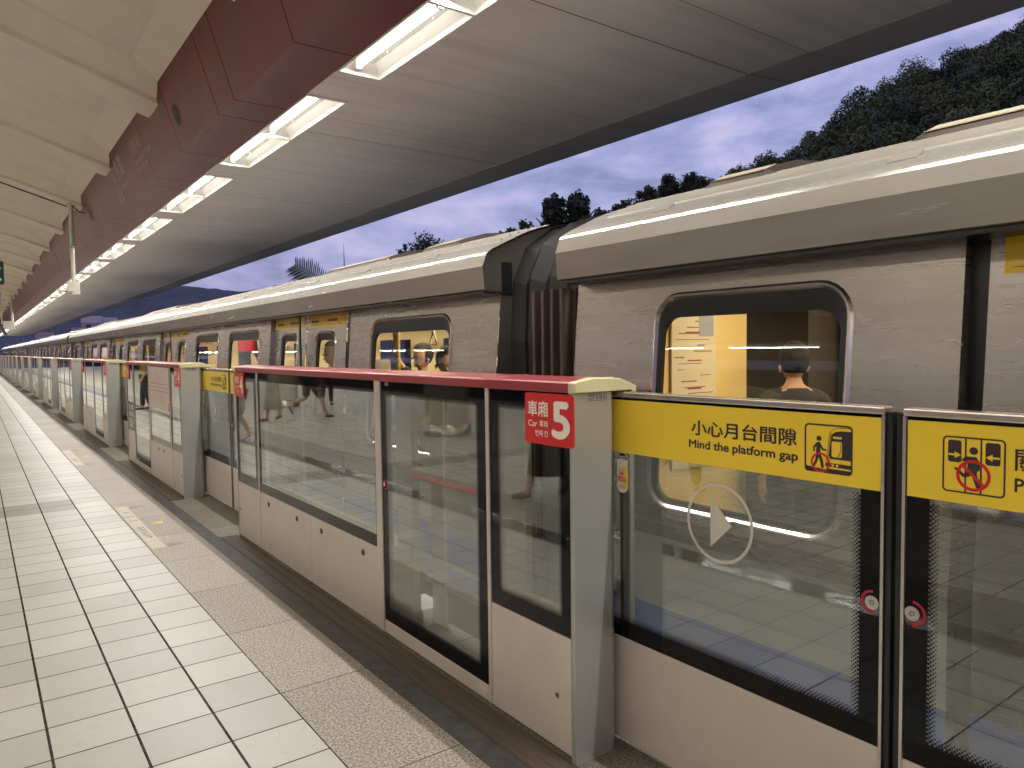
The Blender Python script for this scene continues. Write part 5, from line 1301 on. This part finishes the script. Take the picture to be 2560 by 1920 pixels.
if PEOPLE:
    person((-1.87, 17.0, 0), H_(-100), 'woman in white top and long grey skirt, reflected in the near gate', 1.62, ('shirt', (0.60, 0.60, 0.60)), ('skirt', (0.36, 0.35, 0.32)), (0.06, 0.055, 0.045), 0.3, longhair=True, slv=1.0)
    person((-2.70, 16.95, 0), H_(80), 'man in a navy shirt and dark shorts walking, reflected in the near gate glass', 1.72, ('shirt', (0.015, 0.02, 0.06)), ('shorts', (0.05, 0.045, 0.042)), (0.05, 0.045, 0.04), 1.0, arms=((0.12, 0), (-0.12, 0)), sm='skin2')
    person((-0.08, 13.5, 0), H_(-95), 'person with bare legs and pale trainers, reflected under the red car 4 sign', 1.66, ('shirt', (0.07, 0.03, 0.03)), ('shorts', (0.30, 0.31, 0.29)), (0.45, 0.42, 0.44), 0.35)
    person((-1.2, 6.05, 0), H_(-60), 'person in a long dark skirt and sandals, reflected under the red car 5 sign', 1.66, ('shirt', (0.35, 0.33, 0.30)), ('skirt', (0.022, 0.020, 0.021)), (0.16, 0.10, 0.07), 0.5, longhair=True)
    person((-1.78, 5.2, 0), H_(70), 'person in dark trousers and brown boots walking, reflected in the near sliding door', 1.72, ('shirt', (0.03, 0.03, 0.035)), ('trousers', (0.02, 0.018, 0.018)), (0.20, 0.10, 0.04), 0.9)
    person((-4.6, 20.5, 0), H_(30), 'person in black trousers far behind, reflected beside the pale grab pole', 1.75, ('shirt', (0.05, 0.05, 0.06)), ('trousers', (0.012, 0.012, 0.016)), (0.02, 0.02, 0.02), 0.4)
    person((-0.2, 22.9, 0), H_(-90), 'worker in a yellow vest, reflected in the gate with the route map', 1.75, ('shirt', (0.62, 0.52, 0.03)), ('trousers', (0.02, 0.022, 0.03)), (0.02, 0.02, 0.02), 0.2, slv=0.4)
    # passengers
    person((3.35, 5.95, 0), H_(100), 'woman with black hair and raised arm, in the window beyond the gap', 1.66, ('shirt', (0.04, 0.035, 0.04)), ('trousers', (0.03, 0.03, 0.035)), None, 0.0, raise_arm=1, sm='skin')
    person((4.1, 5.9, 0), H_(-20), 'passenger holding a strap behind the black haired woman', 1.72, ('shirt', (0.03, 0.035, 0.06)), ('trousers', (0.03, 0.03, 0.035)), None, 0.0, raise_arm=0, sm='skin2')
    person((3.15, 5.2, 0), H_(150), 'passenger at the right end of the window beyond the gap', 1.62, ('shirt', (0.07, 0.05, 0.04)), ('trousers', (0.05, 0.05, 0.05)), None, 0.0, arms=((0.06, 0.6), (0.06, 0.6)), sm='skin2')
    person((3.0, 7.2, 0), H_(95), 'passenger with dark hair standing behind the train door window', 1.70, ('shirt', (0.06, 0.05, 0.05)), ('trousers', (0.03, 0.03, 0.03)), None)
    person((3.2, 9.9, 0), H_(80), 'passenger in orange brown top with an arm up in a middle window', 1.72, ('shirt', (0.16, 0.08, 0.04)), ('trousers', (0.03, 0.03, 0.03)), None, 0.0, raise_arm=1, sm='skin2')
    person((3.95, 2.52, 0), H_(-35), 'passenger in dark clothes by the end wall of the nearest car', 1.62, ('shirt', (0.03, 0.03, 0.035)), ('trousers', (0.03, 0.03, 0.03)), None, sm='skin2', slv=1.0)
    b = MB(); b.prism(rr(3.0, 3.26, 1.30, 1.55, 0.02, 3), 1, 6.42, 6.50); o = b.build('handbag', cloth('bag_beige', (0.42, 0.38, 0.30)), bevel=0.01); tag(o, 'beige shopping bag held up in the window beyond the gap', 'bag')
